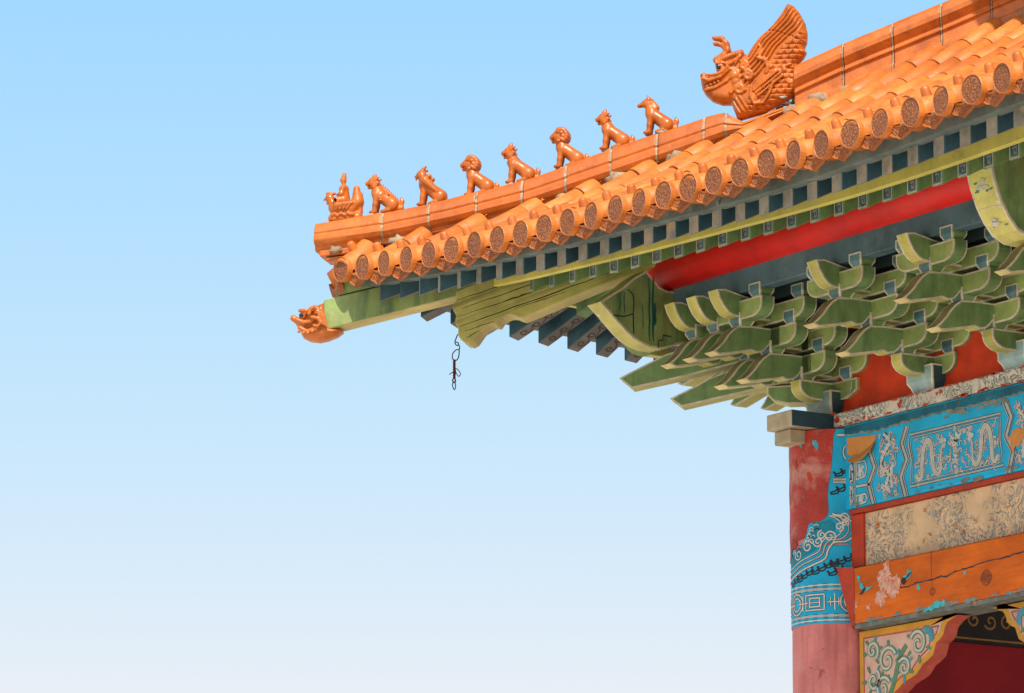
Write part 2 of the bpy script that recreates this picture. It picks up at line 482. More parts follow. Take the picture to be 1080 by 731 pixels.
def dup(o, mat=None, parent=None, shift=None):
    c = o.copy()
    COL.objects.link(c)
    c.parent = parent if parent is not None else o.parent
    base = o.matrix_basis.copy()
    if mat is not None:
        base = mat @ base
    if shift is not None:
        base = Matrix.Translation(shift) @ base
    c.matrix_basis = base
    return c

def tag(o, label, cat, group=None, kind=None):
    o['label'] = label
    if cat: o['category'] = cat
    if group: o['group'] = group
    if kind: o['kind'] = kind
    return o

def empty(name, loc=(0, 0, 0), parent=None):
    o = bpy.data.objects.new(name, None)
    o.empty_display_size = 0.1
    o.location = loc
    return link(o, parent)

def ribbon(mb, pts, w, fn, off, mi, closed=False):
    """a flat painted line: pts in (a,b) on a surface given by fn(a,b,off)"""
    pts = [Vector(p) for p in pts]
    n = len(pts)
    ws = w if isinstance(w, (list, tuple)) else [w] * n
    L = []
    for i in range(n):
        if closed:
            t = pts[(i + 1) % n] - pts[i - 1]
        else:
            t = pts[min(i + 1, n - 1)] - pts[max(i - 1, 0)]
        if t.length < 1e-9: t = Vector((1, 0))
        t.normalize()
        nn = Vector((-t.y, t.x)) * ws[i] * 0.5
        L += [pts[i] + nn, pts[i] - nn]
    vs = [fn(p.x, p.y, off) for p in L]
    m = n if closed else n - 1
    fs = [(2 * i, 2 * i + 1, 2 * ((i + 1) % n) + 1, 2 * ((i + 1) % n)) for i in range(m)]
    mb.add(vs, fs, mi)

def blob(mb, c, r, fn, off, mi, rnd, n=9, sq=0.35, ang=None, asp=1.0):
    vs = []
    an = rnd.uniform(0, 6.28) if ang is None else ang
    for k in range(n):
        w = 2 * math.pi * k / n
        rr = r * rnd.uniform(1 - sq, 1 + sq)
        x, y = rr * math.cos(w), rr * math.sin(w) * asp
        vs.append(fn(c[0] + x * math.cos(an) - y * math.sin(an), c[1] + x * math.sin(an) + y * math.cos(an), off))
    mb.add(vs, [tuple(range(n))], mi)

def spline(pts, per=8, closed=False):
    P = [Vector(p) for p in pts]
    n = len(P); out = []
    rng = range(n if closed else n - 1)
    for i in rng:
        g = lambda k: P[k % n] if closed else P[max(0, min(n - 1, k))]
        p0, p1, p2, p3 = g(i - 1), g(i), g(i + 1), g(i + 2)
        for j in range(per):
            t = j / per
            out.append(0.5 * ((2 * p1) + (p2 - p0) * t + (2 * p0 - 5 * p1 + 4 * p2 - p3) * t * t + (3 * p1 - p0 - 3 * p2 + p3) * t ** 3))
    if not closed: out.append(P[-1])
    return out

def spiral(cx, cy, r0, turns, a0, n=26, grow=0.12, sgn=1):
    return [(cx + r0 * (grow + (1 - grow) * (1 - i / n)) * math.cos(a0 + sgn * turns * 6.283 * i / n),
             cy + r0 * (grow + (1 - grow) * (1 - i / n)) * math.sin(a0 + sgn * turns * 6.283 * i / n)) for i in range(n + 1)]

# ------------------------------------------------------------------ setting
gr = mk("ground", [(-3000, -3000, 0), (3000, -3000, 0), (3000, 3000, 0), (-3000, 3000, 0)], [(0, 1, 2, 3)], M['ground'])
tag(gr, "pale stone paving of the courtyard", None, kind="structure")
pl = MB(); pl.box(-2.2, 9, -2.4, 7, 0.004, 0.9)
pl.box(-2.35, 9.15, -2.55, 7.15, 0.78, 0.92)
p = pl.build("stone_platform", M['stone'])
tag(p, "raised stone terrace under the hall", None, kind="structure")

hall = empty("temple_hall", (0, 0, 0))
tag(hall, "painted Chinese hall corner with orange tiled upturned eaves and green brackets", "temple")
H = hall

# ------------------------------------------------------------------ eave curve, hip curve
ED = [(-1.75, -1.981, 7.247), (-1.53, -1.978, 7.222), (-1.09, -1.975, 7.182), (-0.43, -1.970, 7.143), (0.23, -1.974, 7.104), (0.89, -1.986, 7.078),
      (1.55, -2.010, 7.052), (2.21, -2.020, 7.040), (2.87, -2.02, 7.050), (3.53, -2.0, 7.074), (4.5, -2.0, 7.10), (8, -2.0, 7.2)]
EX = [e[0] for e in ED]
def eave_y(x): return float(np.interp(x, EX, [e[1] for e in ED]))
def eave_z(x):
    x = max(-2.4, x)
    if x < -1.75: return 7.247 + (-1.75 - x) * 0.16
    a = [float(np.interp(x + d, EX, [e[2] for e in ED])) for d in (-0.3, -0.15, 0, 0.15, 0.3)] if x > -1.4 else [float(np.interp(x, EX, [e[2] for e in ED]))]
    return sum(a) / len(a)
def lift(x): return eave_z(x) - 7.045
HX = [(-2.05, 7.40), (-1.752, 7.431), (-1.455, 7.496), (-1.158, 7.581), (-0.79, 7.723), (-0.497, 7.849), (0.086, 8.147), (0.448, 8.344), (2.5, 9.47), (4, 10.3)]
def hip_low(x): return float(np.interp(x, [h[0] for h in HX], [h[1] for h in HX]))
TX = [(-2.05, 7.53), (-1.985, 7.541), (-1.753, 7.582), (-1.492, 7.636), (-1.158, 7.738), (-0.826, 7.883), (-0.459, 8.035), (-0.40, 8.05), (-0.345, 7.985), (-0.15, 8.075)]
def hip_top(x): return float(np.interp(x, [h[0] for h in TX], [h[1] for h in TX]))
PITCH, X0, NROW = 0.22, -1.75, 32
YTOP = 1.15

def row_path(x):
    y0, z0 = eave_y(x), eave_z(x)
    y1 = min(x - 0.06, YTOP)
    xe = y1 + 0.06
    z1 = hip_low(xe) - 0.035
    return y0, z0, y1, z1
def row_z(x, y):
    y0, z0, y1, z1 = row_path(x)
    L = max(y1 - y0, 1e-3)
    t = (y - y0) / L
    a = 0.64
    return z0 + (z1 - z0) * (a * t + (1 - a) * t * t) if t >= 0 else z0 + (z1 - z0) * a * t

# ------------------------------------------------------------------ tile rows
TR = 0.067
def tile_row(i):
    x = X0 + i * PITCH
    rnd = random.Random(100 + i)
    y0, z0, y1, z1 = row_path(x)
    mb = MB(); sm = []
    L = math.hypot(y1 - y0, z1 - z0)
    tl = 0.235
    s = 0.0
    N = 14
    k = 0
    off = rnd.uniform(-0.03, 0.03)
    while s < L - 0.015:
        e = min(L, s + (0.30 if k == 0 else tl) + (off if k == 1 else 0))
        if L - e < 0.07: e = L
        r = TR + rnd.uniform(-0.0025, 0.002)
        dx, dz = rnd.uniform(-0.004, 0.004), rnd.uniform(-0.003, 0.004)
        if k == 0: dx = dz = 0
        ang = R(104)
        rings = []
        for (ss, rr, dr) in ((s + 0.002, r - 0.012, 0), (s + 0.002, r - 0.001, 0), (s + 0.005, r + 0.001, 0), ((s + e) / 2, r, 0), (e - 0.004, r - 0.001, 0), (e - 0.002, r - 0.003, 0), (e - 0.002, r - 0.014, 0)):
            t = ss / L
            y = y0 + (y1 - y0) * t
            z = row_z(x, y)
            sl = math.atan2(row_z(x, y + 0.02) - z, 0.02)
            tl_f = (ss - s) / max(e - s, 1e-3)
            ring = []
            for q in range(N + 1):
                a = -ang + 2 * ang * q / N
                ux, un = math.sin(a) * rr, math.cos(a) * rr
                ring.append((x + dx * (1 if k else 0) + ux, y - un * math.sin(sl), z + dz + un * math.cos(sl)))
            rings.append(ring)
        vs = [p for r_ in rings for p in r_]
        fs = [(a * (N + 1) + q, a * (N + 1) + q + 1, (a + 1) * (N + 1) + q + 1, (a + 1) * (N + 1) + q) for a in range(len(rings) - 1) for q in range(N)]
        mb.add(vs, fs, 0)
        sm += [(2 <= a <= 3) for a in range(len(rings) - 1) for q in range(N)]
        s = e
        k += 1
    o = mb.build("tile_row", M['tile'], H)
    o.data.polygons.foreach_set("use_smooth", sm)
    return o, x, y0, z0

def lathe(prof, n, name, mats, parent, fmat=None, axis='Y'):
    """prof: (r, a) revolved about the axis; first and last close on the axis"""
    vs, fs, fm = [], [], []
    for (r, a) in prof:
        for k in range(n):
            w = 2 * math.pi * k / n
            if axis == 'Y': vs.append((r * math.sin(w), a, r * math.cos(w)))
            else: vs.append((r * math.sin(w), r * math.cos(w), a))
    for i in range(len(prof) - 1):
        for k in range(n):
            fs.append((i * n + k, i * n + (k + 1) % n, (i + 1) * n + (k + 1) % n, (i + 1) * n + k))
            fm.append(fmat[i] if fmat else 0)
    fs.append(tuple(range(n))); fm.append(fmat[0] if fmat else 0)
    fs.append(tuple((len(prof) - 1) * n + k for k in range(n))); fm.append(fmat[-1] if fmat else 0)
    return mk(name, vs, fs, mats, fm, parent, smooth=False)

round0 = lathe([(0.052, -0.0195), (0.0635, -0.0195), (0.0645, -0.0225), (0.067, -0.023), (0.0692, -0.020), (0.0692, 0.010), (0.064, 0.014), (0.05, 0.014)], 30,
               "end_roundel", [M['rim'], M['roundel'], M['tile']], None, [1, 0, 0, 0, 2, 2, 2])
for pgn in round0.data.polygons:
    if len(pgn.vertices) > 4 and pgn.center.y < 0: pgn.material_index = 1
nail0 = lathe([(0.004, 0.050), (0.013, 0.048), (0.020, 0.042), (0.0225, 0.033), (0.025, 0.0), (0.027, -0.014)], 14, "nail_cap", [M['ridge']], None, axis='Z')
nail0.data.polygons.foreach_set("use_smooth", [len(p_.vertices) == 4 for p_ in nail0.data.polygons])

def drip_mesh():
    top = [(-0.082 + 0.164 * k / 10, -0.038 * (1 - ((k - 5) / 5) ** 2)) for k in range(11)]
    bot = [(0.088, -0.02), (0.086, -0.05), (0.074, -0.074), (0.054, -0.090), (0.026, -0.100), (0.0, -0.116), (-0.026, -0.100), (-0.054, -0.090), (-0.074, -0.074), (-0.086, -0.05), (-0.088, -0.02)]
    poly = top + bot
    bm = bmesh.new()
    a = [bm.verts.new((p[0], -0.009, p[1])) for p in poly]
    b = [bm.verts.new((p[0], 0.009, p[1])) for p in poly]
    n = len(poly)
    f0 = bm.faces.new(a); bm.faces.new(b[::-1])
    for i in range(n):
        bm.faces.new((a[i], b[i], b[(i + 1) % n], a[(i + 1) % n]))
    bmesh.ops.recalc_face_normals(bm, faces=bm.faces[:])
    r = bmesh.ops.inset_region(bm, faces=[f0], thickness=0.009, depth=-0.005, use_even_offset=True)
    f0.material_index = 1
    # the channel of the pan tile behind the plate
    segs = 10
    rings = []
    for (yy, dz) in ((0.0, 0.0), (0.16, 0.012)):
        rings.append([bm.verts.new((-0.082 + 0.164 * k / segs, yy + 0.002, -0.038 * (1 - ((k - 5) / 5) ** 2) - 0.002 + dz)) for k in range(segs + 1)])
        rings.append([bm.verts.new((-0.082 + 0.164 * k / segs, yy + 0.002, -0.038 * (1 - ((k - 5) / 5) ** 2) - 0.016 + dz)) for k in range(segs + 1)])
    for k in range(segs):
        bm.faces.new((rings[0][k], rings[0][k + 1], rings[2][k + 1], rings[2][k]))
        bm.faces.new((rings[1][k], rings[3][k], rings[3][k + 1], rings[1][k + 1]))
        bm.faces.new((rings[0][k], rings[1][k], rings[1][k + 1], rings[0][k + 1]))
    v8 = [bm.verts.new(p) for p in [(-0.07, 0.03, -0.05), (0.07, 0.03, -0.05), (0.055, 0.03, 0.004), (0.02, 0.03, -0.012), (-0.02, 0.03, -0.012), (-0.055, 0.03, 0.004)]]
    f_ = bm.faces.new(v8); f_.material_index = 2
    me = bpy.data.meshes.new("drip_tile")
    bm.to_mesh(me); bm.free()
    me.materials.append(M['rim']); me.materials.append(M['drip']); me.materials.append(M['packing'])
    return me
drip_me = drip_mesh()

rows = []
for i in range(NROW):
    o, x, y0, z0 = tile_row(i)
    rnd = random.Random(500 + i)
    sl = math.atan2(row_z(x, y0 + 0.1) - z0, 0.1)
    rt = Matrix.Translation((x, y0 + 0.004, z0 + 0.008)) @ Matrix.Rotation(rnd.uniform(-0.02, 0.07), 4, 'X') @ Matrix.Rotation(rnd.uniform(-0.10, 0.10), 4, 'Z') @ Matrix.Rotation(rnd.uniform(0, 6.28), 4, 'Y')
    c = round0.copy(); COL.objects.link(c); c.parent = o; c.matrix_basis = rt
    yn = y0 + 0.106 + rnd.uniform(-0.012, 0.012)
    if row_path(x)[2] > yn + 0.05:
        zn = row_z(x, yn)
        c2 = nail0.copy(); COL.objects.link(c2); c2.parent = o
        c2.matrix_basis = Matrix.Translation((x, yn, zn)) @ Matrix.Rotation(sl, 4, 'X') @ Matrix.Rotation(rnd.uniform(-0.12, 0.12), 4, 'Y') @ Matrix.Translation((0, 0, TR - 0.004))
    rows.append(o)
bpy.data.objects.remove(round0); bpy.data.objects.remove(nail0)
drips = []
for i in range(NROW - 1):
    xc = X0 + (i + 0.5) * PITCH
    rnd = random.Random(900 + i)
    yc = eave_y(xc) + 0.02
    zc = eave_z(xc) + 0.008
    sl = math.atan2(row_z(xc, yc + 0.1) - eave_z(xc), 0.12)
    d = bpy.data.objects.new("drip_tile", drip_me)
    link(d, H)
    tilt = math.atan2(eave_z(xc + 0.1) - eave_z(xc - 0.1), 0.2)
    d.matrix_basis = Matrix.Translation((xc, yc, zc)) @ Matrix.Rotation(-tilt, 4, 'Y') @ Matrix.Rotation(rnd.uniform(-0.05, 0.08), 4, 'X') @ Matrix.Rotation(rnd.uniform(-0.05, 0.05), 4, 'Z') @ Matrix.Diagonal((1.0, 1.0, 0.88, 1.0))
    drips.append(d)

# pan tile bed between the rows
def pan_bed():
    mb = MB()
    for i in range(-1, NROW - 1):
        xc = X0 + (i + 0.5) * PITCH
        rnd = random.Random(1300 + i)
        y0 = eave_y(xc) + 0.15
        y1 = min(xc - 0.03, YTOP)
        if y1 - y0 < 0.08: continue
        n = max(1, int((y1 - y0) / 0.13))
        for k in range(n):
            ya, yb = y0 + (y1 - y0) * k / n, y0 + (y1 - y0) * (k + 1) / n + 0.02
            dz = rnd.uniform(-0.004, 0.004)
            vs = []
            for (yy, up) in ((ya, 0.012), (ya, -0.002), (yb, -0.004)):
                for q in range(9):
                    u = -1 + 2 * q / 8
                    xx = xc + u * 0.098
                    vs.append((xx, yy, row_z(xc, yy) - 0.080 + 0.036 * u * u + up + dz))
            fs = [(a * 9 + q, a * 9 + q + 1, (a + 1) * 9 + q + 1, (a + 1) * 9 + q) for a in range(2) for q in range(8)]
            mb.add(vs, fs, 0)
    return mb.build("pan_tile_bed", M['pan'], H, smooth=True)
pan = pan_bed()

# slope board under the tiles (also closes the roof from below)
def roof_deck():
    xs = [X0 - 0.22 + 0.11 * k for k in range(2 * NROW)]
    mb = MB(); vs = []
    for x in xs:
        y0 = eave_y(x) + 0.16; y1 = max(min(x + 0.0, YTOP), y0 + 0.01)
        for k in range(8):
            y = y0 + (y1 - y0) * k / 7
            vs.append((x, y, min(row_z(x, y), hip_low(x + 0.06)) - 0.095 if x > X0 - 0.05 else eave_z(x) - 0.06))
    fs = [(i * 8 + k, i * 8 + k + 1, (i + 1) * 8 + k + 1, (i + 1) * 8 + k) for i in range(len(xs) - 1) for k in range(7)]
    mb.add(vs, fs)
    return mb.build("roof_deck", M['mortar'], H)
deck = roof_deck()
# the slope round the corner: first rows as rows, the rest of its bed and deck
for o in rows[:9]:
    c = dup(o, SWAP)
    c.matrix_basis = Matrix.Translation((0.10, 0, 0.05)) @ c.matrix_basis if rows.index(o) > 1 else c.matrix_basis
    for ch in list(o.children):
        g = ch.copy(); COL.objects.link(g); g.parent = c
for i, d in enumerate(drips[:9]):
    dup(d, SWAP, None, (0.11, 0, 0.06) if i > 1 else None)
dup(pan, SWAP); dup(deck, SWAP)

# mitre drip tile at the corner and broken mortar in the gap
cd = bpy.data.objects.new("drip_tile", drip_me); link(cd, H)
cd['label'] = "mitre drip tile at the corner tip"
cd.matrix_basis = Matrix.Translation((-1.93, -1.93, 7.235)) @ Matrix.Rotation(R(-20), 4, 'Z') @ Matrix.Rotation(R(18), 4, 'X') @ Matrix.Scale(1.25, 4)
mb = MB()
mb.tube([(-1.94, -1.94, 7.23), (-1.86, -1.86, 7.29), (-1.72, -1.72, 7.36)], [0.05, 0.075, 0.07], 12)
mb.build("corner_tile", M['ridge'], H, smooth=True)

# ------------------------------------------------------------------ hip ridge
HD = Vector((0.70710678, 0.70710678, 0)); HL = Vector((0.70710678, -0.70710678, 0))   # inward along the hip, towards the front slope
def ridge_seg(xa, xb, sec_fn, name, mat, parent, gap=0.004, seed=0):
    rnd = random.Random(seed)
    mb = MB()
    d = rnd.uniform(-0.003, 0.003)
    tw = rnd.uniform(-0.006, 0.006)
    rings = []
    n = 4
    for k in range(n + 1):
        x = xa + gap + (xb - xa - 2 * gap) * k / n
        sec = sec_fn(x)
        rings.append([Vector((x, x, 0)) + HL * (s + tw) + Vector((0, 0, z + d)) for (s, z) in sec])
    m = len(rings[0])
    vs = [p for r in rings for p in r]
    fs = [(a * m + q, a * m + (q + 1) % m, (a + 1) * m + (q + 1) % m, (a + 1) * m + q) for a in range(n) for q in range(m)]
    fs += [tuple(range(m)), tuple(n * m + q for q in range(m))]
    mb.add(vs, fs)
    o = mb.build(name, mat, parent)
    bevel(o, 0.008, 2)
    return o
def sec_low(x):
    t, b = hip_top(x), hip_low(x)
    h = t - b
    prof = [(0.038, 0.0), (0.058, -0.005), (0.074, -0.028), (0.088, -0.44 * h), (0.080, -0.50 * h), (0.092, -0.60 * h), (0.094, -0.76 * h), (0.080, -0.90 * h), (0.060, -1.0 * h), (0.052, -1.18 * h)]
    return [(s, t + z) for s, z in prof] + [(-s, t + z) for s, z in reversed(prof)]
T2 = [(-0.2, 8.245), (-0.093, 8.312), (0.089, 8.418), (0.451, 8.604), (2.5, 9.73)]
def top2(x): return float(np.interp(x, [h[0] for h in T2], [h[1] for h in T2]))
def sec_high(x):
    t, b = top2(x), hip_low(x)
    prof = [(0.03, 0.0), (0.062, -0.010), (0.088, -0.035), (0.102, -0.070), (0.100, -0.095), (0.080, -0.122), (0.068, -0.136), (0.066, -0.146), (0.082, -0.152), (0.082, -0.164), (0.066, -0.172), (0.066, b - t + 0.03), (0.085, b - t + 0.02), (0.085, b - t - 0.06)]
    return [(s, t + z) for s, z in prof] + [(-s, t + z) for s, z in reversed(prof)]
hip = empty("hip_ridge", (0, 0, 0), H)
jx = [-2.0, -1.729, -1.545, -1.36, -1.182, -1.012, -0.838, -0.66, -0.478, -0.395, -0.14]
mo = MB()
for k in range(len(jx) - 1):
    ridge_seg(jx[k], jx[k + 1], sec_low, "ridge_tile", M['ridge'], hip, seed=k)
jy = [-0.135, 0.055, 0.245, 0.43, 0.62, 0.81, 1.0, 1.15]
for k in range(len(jy) - 1):
    ridge_seg(jy[k], jy[k + 1], sec_high, "ridge_tile", M['ridge'], hip, seed=40 + k)
# mortar joints: thin sections set a little inside
def joint(x, fn, w=0.0045):
    sec = fn(x)
    c = Vector((0, 0))
    cz = sum(z for s, z in sec) / len(sec)
    rings = []
    for xx in (x - w, x + w):
        rings.append([Vector((xx, xx, 0)) + HL * (s * 0.98) + Vector((0, 0, cz + (z - cz) * 0.98)) for s, z in sec])
    m = len(sec)
    mo.add([p for r in rings for p in r], [(q, (q + 1) % m, m + (q + 1) % m, m + q) for q in range(m)])
for x in jx[1:-1]: joint(x, sec_low)
for x in jy[1:-1]: joint(x, sec_high, 0.003)
mo.build("mortar_joint", M['joint'], hip)
# layered plates under the tip
mb = MB()
for (za, zb, xa, xb, w) in ((7.352, 7.385, -1.975, -1.74, 0.075), (7.33, 7.349, -1.955, -1.72, 0.062)):
    rings = []
    for x in (xa, xb):
        dz = 0.10 * (x - xa)
        rings += [Vector((x, x, za + dz)) + HL * w, Vector((x, x, zb + dz)) + HL * w, Vector((x, x, zb + dz)) - HL * w, Vector((x, x, za + dz)) - HL * w]
    mb.add(rings, [(0, 1, 5, 4), (1, 2, 6, 5), (2, 3, 7, 6), (3, 0, 4, 7), (0, 3, 2, 1), (4, 5, 6, 7)])
bevel(mb.build("ridge_plate", M['ridge'], hip), 0.006)
# rough mortar bedding where the rows run into the ridge
def lump(mb, c, r, rnd, sx=1, sy=1, sz=1, n=8):
    vs = []
    for a in range(1, 5):
        th = math.pi * a / 5
        for k in range(n):
            w = 2 * math.pi * k / n
            rr = r * rnd.uniform(0.75, 1.25)
            vs.append((c[0] + rr * sx * math.sin(th) * math.cos(w), c[1] + rr * sy * math.sin(th) * math.sin(w), c[2] + rr * sz * math.cos(th)))
    fs = [(a * n + k, a * n + (k + 1) % n, (a + 1) * n + (k + 1) % n, (a + 1) * n + k) for a in range(3) for k in range(n)]
    fs += [tuple(range(n)), tuple(3 * n + k for k in range(n))]
    mb.add(vs, fs)
rnd = random.Random(77)
mb = MB()
for i in range(NROW):
    x = X0 + i * PITCH
    y0, z0, y1, z1 = row_path(x)
    if y1 >= YTOP - 0.01: continue
    for xo in (-0.11, 0.0):
        yy = x + xo - 0.085
        if rnd.random() < 0.85:
            mb = MB(); lump(mb, (x + xo + rnd.uniform(-0.02, 0.02), yy + rnd.uniform(-0.02, 0.02), hip_low(x + xo) - 0.045 + rnd.uniform(-0.015, 0.015)), rnd.uniform(0.03, 0.055), rnd, 1.3, 1.3, 0.8)
            mb.build("mortar_lump", M['joint'], hip, smooth=True)

# ------------------------------------------------------------------ boards of the eave
def sweep(name, xs, fn, mats, fm=None, parent=H):
    """fn(x) -> section list of (y,z); swept along x"""
    secs = [fn(x) for x in xs]
    m = len(secs[0])
    vs = [(x, y, z) for x, s in zip(xs, secs) for (y, z) in s]
    fs = [(a * m + q, a * m + (q + 1) % m, (a + 1) * m + (q + 1) % m, (a + 1) * m + q) for a in range(len(xs) - 1) for q in range(m)]
    fmm = [(fm[q] if fm else 0) for a in range(len(xs) - 1) for q in range(m)]
    fs += [tuple(range(m)), tuple((len(xs) - 1) * m + q for q in range(m))]
    fmm += [0, 0]
    return mk(name, vs, fs, mats, fmm, parent)
XE = 5.2
def frange(a, b, n): return [a + (b - a) * k / n for k in range(n + 1)]
eb = sweep("eave_board", frange(-1.80, XE, 60), lambda x: [(-1.875, 6.974 + lift(x)), (-1.80, 6.974 + lift(x)), (-1.80, 7.095 + lift(x)), (-1.875, 7.085 + lift(x))], [M['eaveboard']])
dup(eb, SWAP)
fs_ = sweep("fascia_board", frange(-1.22, XE, 55), lambda x: [(-1.36, 7.020 + lift(x) * 0.8), (-1.325, 7.020 + lift(x) * 0.8), (-1.325, 7.105 + lift(x) * 0.8), (-1.36, 7.105 + lift(x) * 0.8)], [M['fascia']])
bevel(fs_, 0.004, 1)
dup(fs_, SWAP)

# rafters: flying rafters above, eave rafters below; they fan out towards the hip
def fan(x, x_start=-0.15, x_end=-1.7, amax=40):
    t = max(0.0, min(1.0, (x_start - x) / (x_start - x_end)))
    return R(amax) * t ** 0.9
def rafter(xe, ye, z_end, slope, w, h, L, name, mats, lf, chamfer=0.0, hip_clear=0.10):
    """one square rafter: from its end (xe,ye) inwards; bottom at z_end + lift at the end, climbing by slope"""
    a = fan(xe)
    d = Vector((math.sin(a), math.cos(a), 0)); n = Vector((math.cos(a), -math.sin(a), 0))
    # stop before the corner beam
    den = d.x - d.y
    if den < -1e-6:
        tmax = (hip_clear + 0.02 + w * 0.6 - (xe - ye)) / den
        L = min(L, max(0.02, tmax))
    if L < 0.12: return None
    tilt = (lift(xe + 0.05) - lift(xe - 0.05)) / 0.1 * lf * 1.8 if xe < 0 else 0
    vs = []
    for (s, cz) in ((0, 0), (L, 0)):
        for (u, k) in ((-w / 2, 0), (w / 2, 0), (w / 2, 1), (-w / 2, 1)):
            p = Vector((xe, ye, 0)) + d * s + n * u
            z = z_end + lift(xe) * lf * (1 - 0.75 * s / 1.6) + s * slope + tilt * u + k * h
            vs.append((p.x, p.y, z))
    fs = [(0, 1, 2, 3), (4, 7, 6, 5), (0, 4, 5, 1), (1, 5, 6, 2), (2, 6, 7, 3), (3, 7, 4, 0)]
    fm = [1, 0, 2, 0, 0, 0]
    o = mk(name, vs, fs, mats, fm, H)
    bevel(o, 0.004, 1)
    return o
FLY = [M['navy'], M['rafterend'], M['undergrey']]
EAV = [M['green'], M['tealend'], M['green']]
RP = 0.195
def fret(o):
    c = [Vector(v.co) for v in o.data.vertices]
    ex, ez = c[1] - c[0], c[3] - c[0]
    nn = ex.cross(ez).normalized()
    if nn.y > 0: nn = -nn
    f_ = lambda a, b, off: c[0] + ex * a + ez * b + nn * (off + 0.001)
    mb = MB()
    ribbon(mb, [(0.10, 0.10), (0.90, 0.10), (0.90, 0.90), (0.10, 0.90)], 0.07, f_, 0.0012, 1, True)
    ribbon(mb, [(0.24, 0.78), (0.76, 0.78), (0.76, 0.24), (0.36, 0.24), (0.36, 0.56), (0.58, 0.56), (0.58, 0.40)], 0.075, f_, 0.0014, 0)
    ribbon(mb, [(0.24, 0.78), (0.24, 0.24)], 0.075, f_, 0.0014, 0)
    absorb(o, mb.build("fret", [M['fretmark'], M['cream']], None))
def scroll_under(o):
    c = [Vector(v.co) for v in o.data.vertices]
    p0, ex, ey = (c[0] + c[1]) / 2, (c[4] - c[0]).normalized(), (c[1] - c[0]).normalized()
    nn = ex.cross(ey); nn = -nn if nn.z > 0 else nn
    mb = MB()
    f_ = lambda a, b, off: p0 + ex * a + ey * b + nn * off
    for k in range(5):
        a0 = 0.08 + 0.095 * k
        ribbon(mb, [(a0 + 0.028 * (1 - 0.7 * t) * math.cos(1.0 + 7 * t), 0.030 * (1 - 0.7 * t) * math.sin(1.0 + 7 * t)) for t in np.linspace(0, 1, 14)] , 0.008, f_, 0.002, 0)
        ribbon(mb, [(a0 + 0.02, 0.026), (a0 + 0.055, 0.012), (a0 + 0.075, -0.02)], 0.007, f_, 0.0025, 0)
    absorb(o, mb.build("scroll", M['undermark'], None))
k = 0
for i in range(35):
    xe = -1.62 + i * RP
    f = rafter(xe, -1.82, 6.885, 0.47, 0.086, 0.094, 0.80, "flying_rafter", FLY, 1.0)
    if f and i < 17:
        if i > 3: scroll_under(f)
        dup(f, SWAP)
for i in range(33):
    xe = -1.13 + i * RP
    e = rafter(xe, -1.30, 6.962, 0.5, 0.085, 0.085, 1.6, "eave_rafter", EAV, 0.8)
    if e:
        fret(e)
        if i < 12: dup(e, SWAP)
# soffit boards over both rows of rafters
def soffit(name, ya, yb, za, sl, lf, mat, xs):
    vs, fs = [], []
    n = 6
    for x in xs:
        for k in range(n + 1):
            y = ya + (yb - ya) * k / n
            yy = min(y, x - 0.02) if x < yb else y
            yy = max(yy, ya)
            vs.append((x, yy, za + lift(x) * lf * (1 - 0.75 * (yy - ya) / 1.6) + (yy - ya) * sl))
    m = n + 1
    fs = [(i * m + k, i * m + k + 1, (i + 1) * m + k + 1, (i + 1) * m + k) for i in range(len(xs) - 1) for k in range(n)]
    o = mk(name, vs, fs, mat, None, H)
    sd = o.modifiers.new("thick", 'SOLIDIFY'); sd.thickness = 0.012; sd.offset = 0
    return o
s1 = soffit("soffit_board", -1.84, -1.1, 6.985, 0.46, 1.0, M['navy'], frange(-1.8, XE, 60))
s2 = soffit("soffit_board", -1.33, 0.3, 7.056, 0.5, 0.8, M['green'], frange(-1.3, XE, 55))
dup(s1, SWAP); dup(s2, SWAP)

# ------------------------------------------------------------------ purlin and its board
mb = MB(); mb.tube([(-0.76, -0.60, 7.205), (XE, -0.60, 7.205)], 0.125, 24)
pu = mb.build("purlin", M['red'], H)
pu.data.polygons.foreach_set("use_smooth", [len(p_.vertices) == 4 for p_ in pu.data.polygons])
pv = dup(pu, SWAP); pv.location = (0, 0.20, 0)
mb = MB(); mb.box(-0.62, XE, -0.64, -0.56, 6.965, 7.115)
bd = bevel(mb.build("purlin_board", M['band'], H), 0.004, 1)
dup(bd, SWAP)
# dark boards closing the steps behind the brackets
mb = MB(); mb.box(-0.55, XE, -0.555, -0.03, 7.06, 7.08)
b_ = mb.build("step_board", M['navy'], H); dup(b_, SWAP)

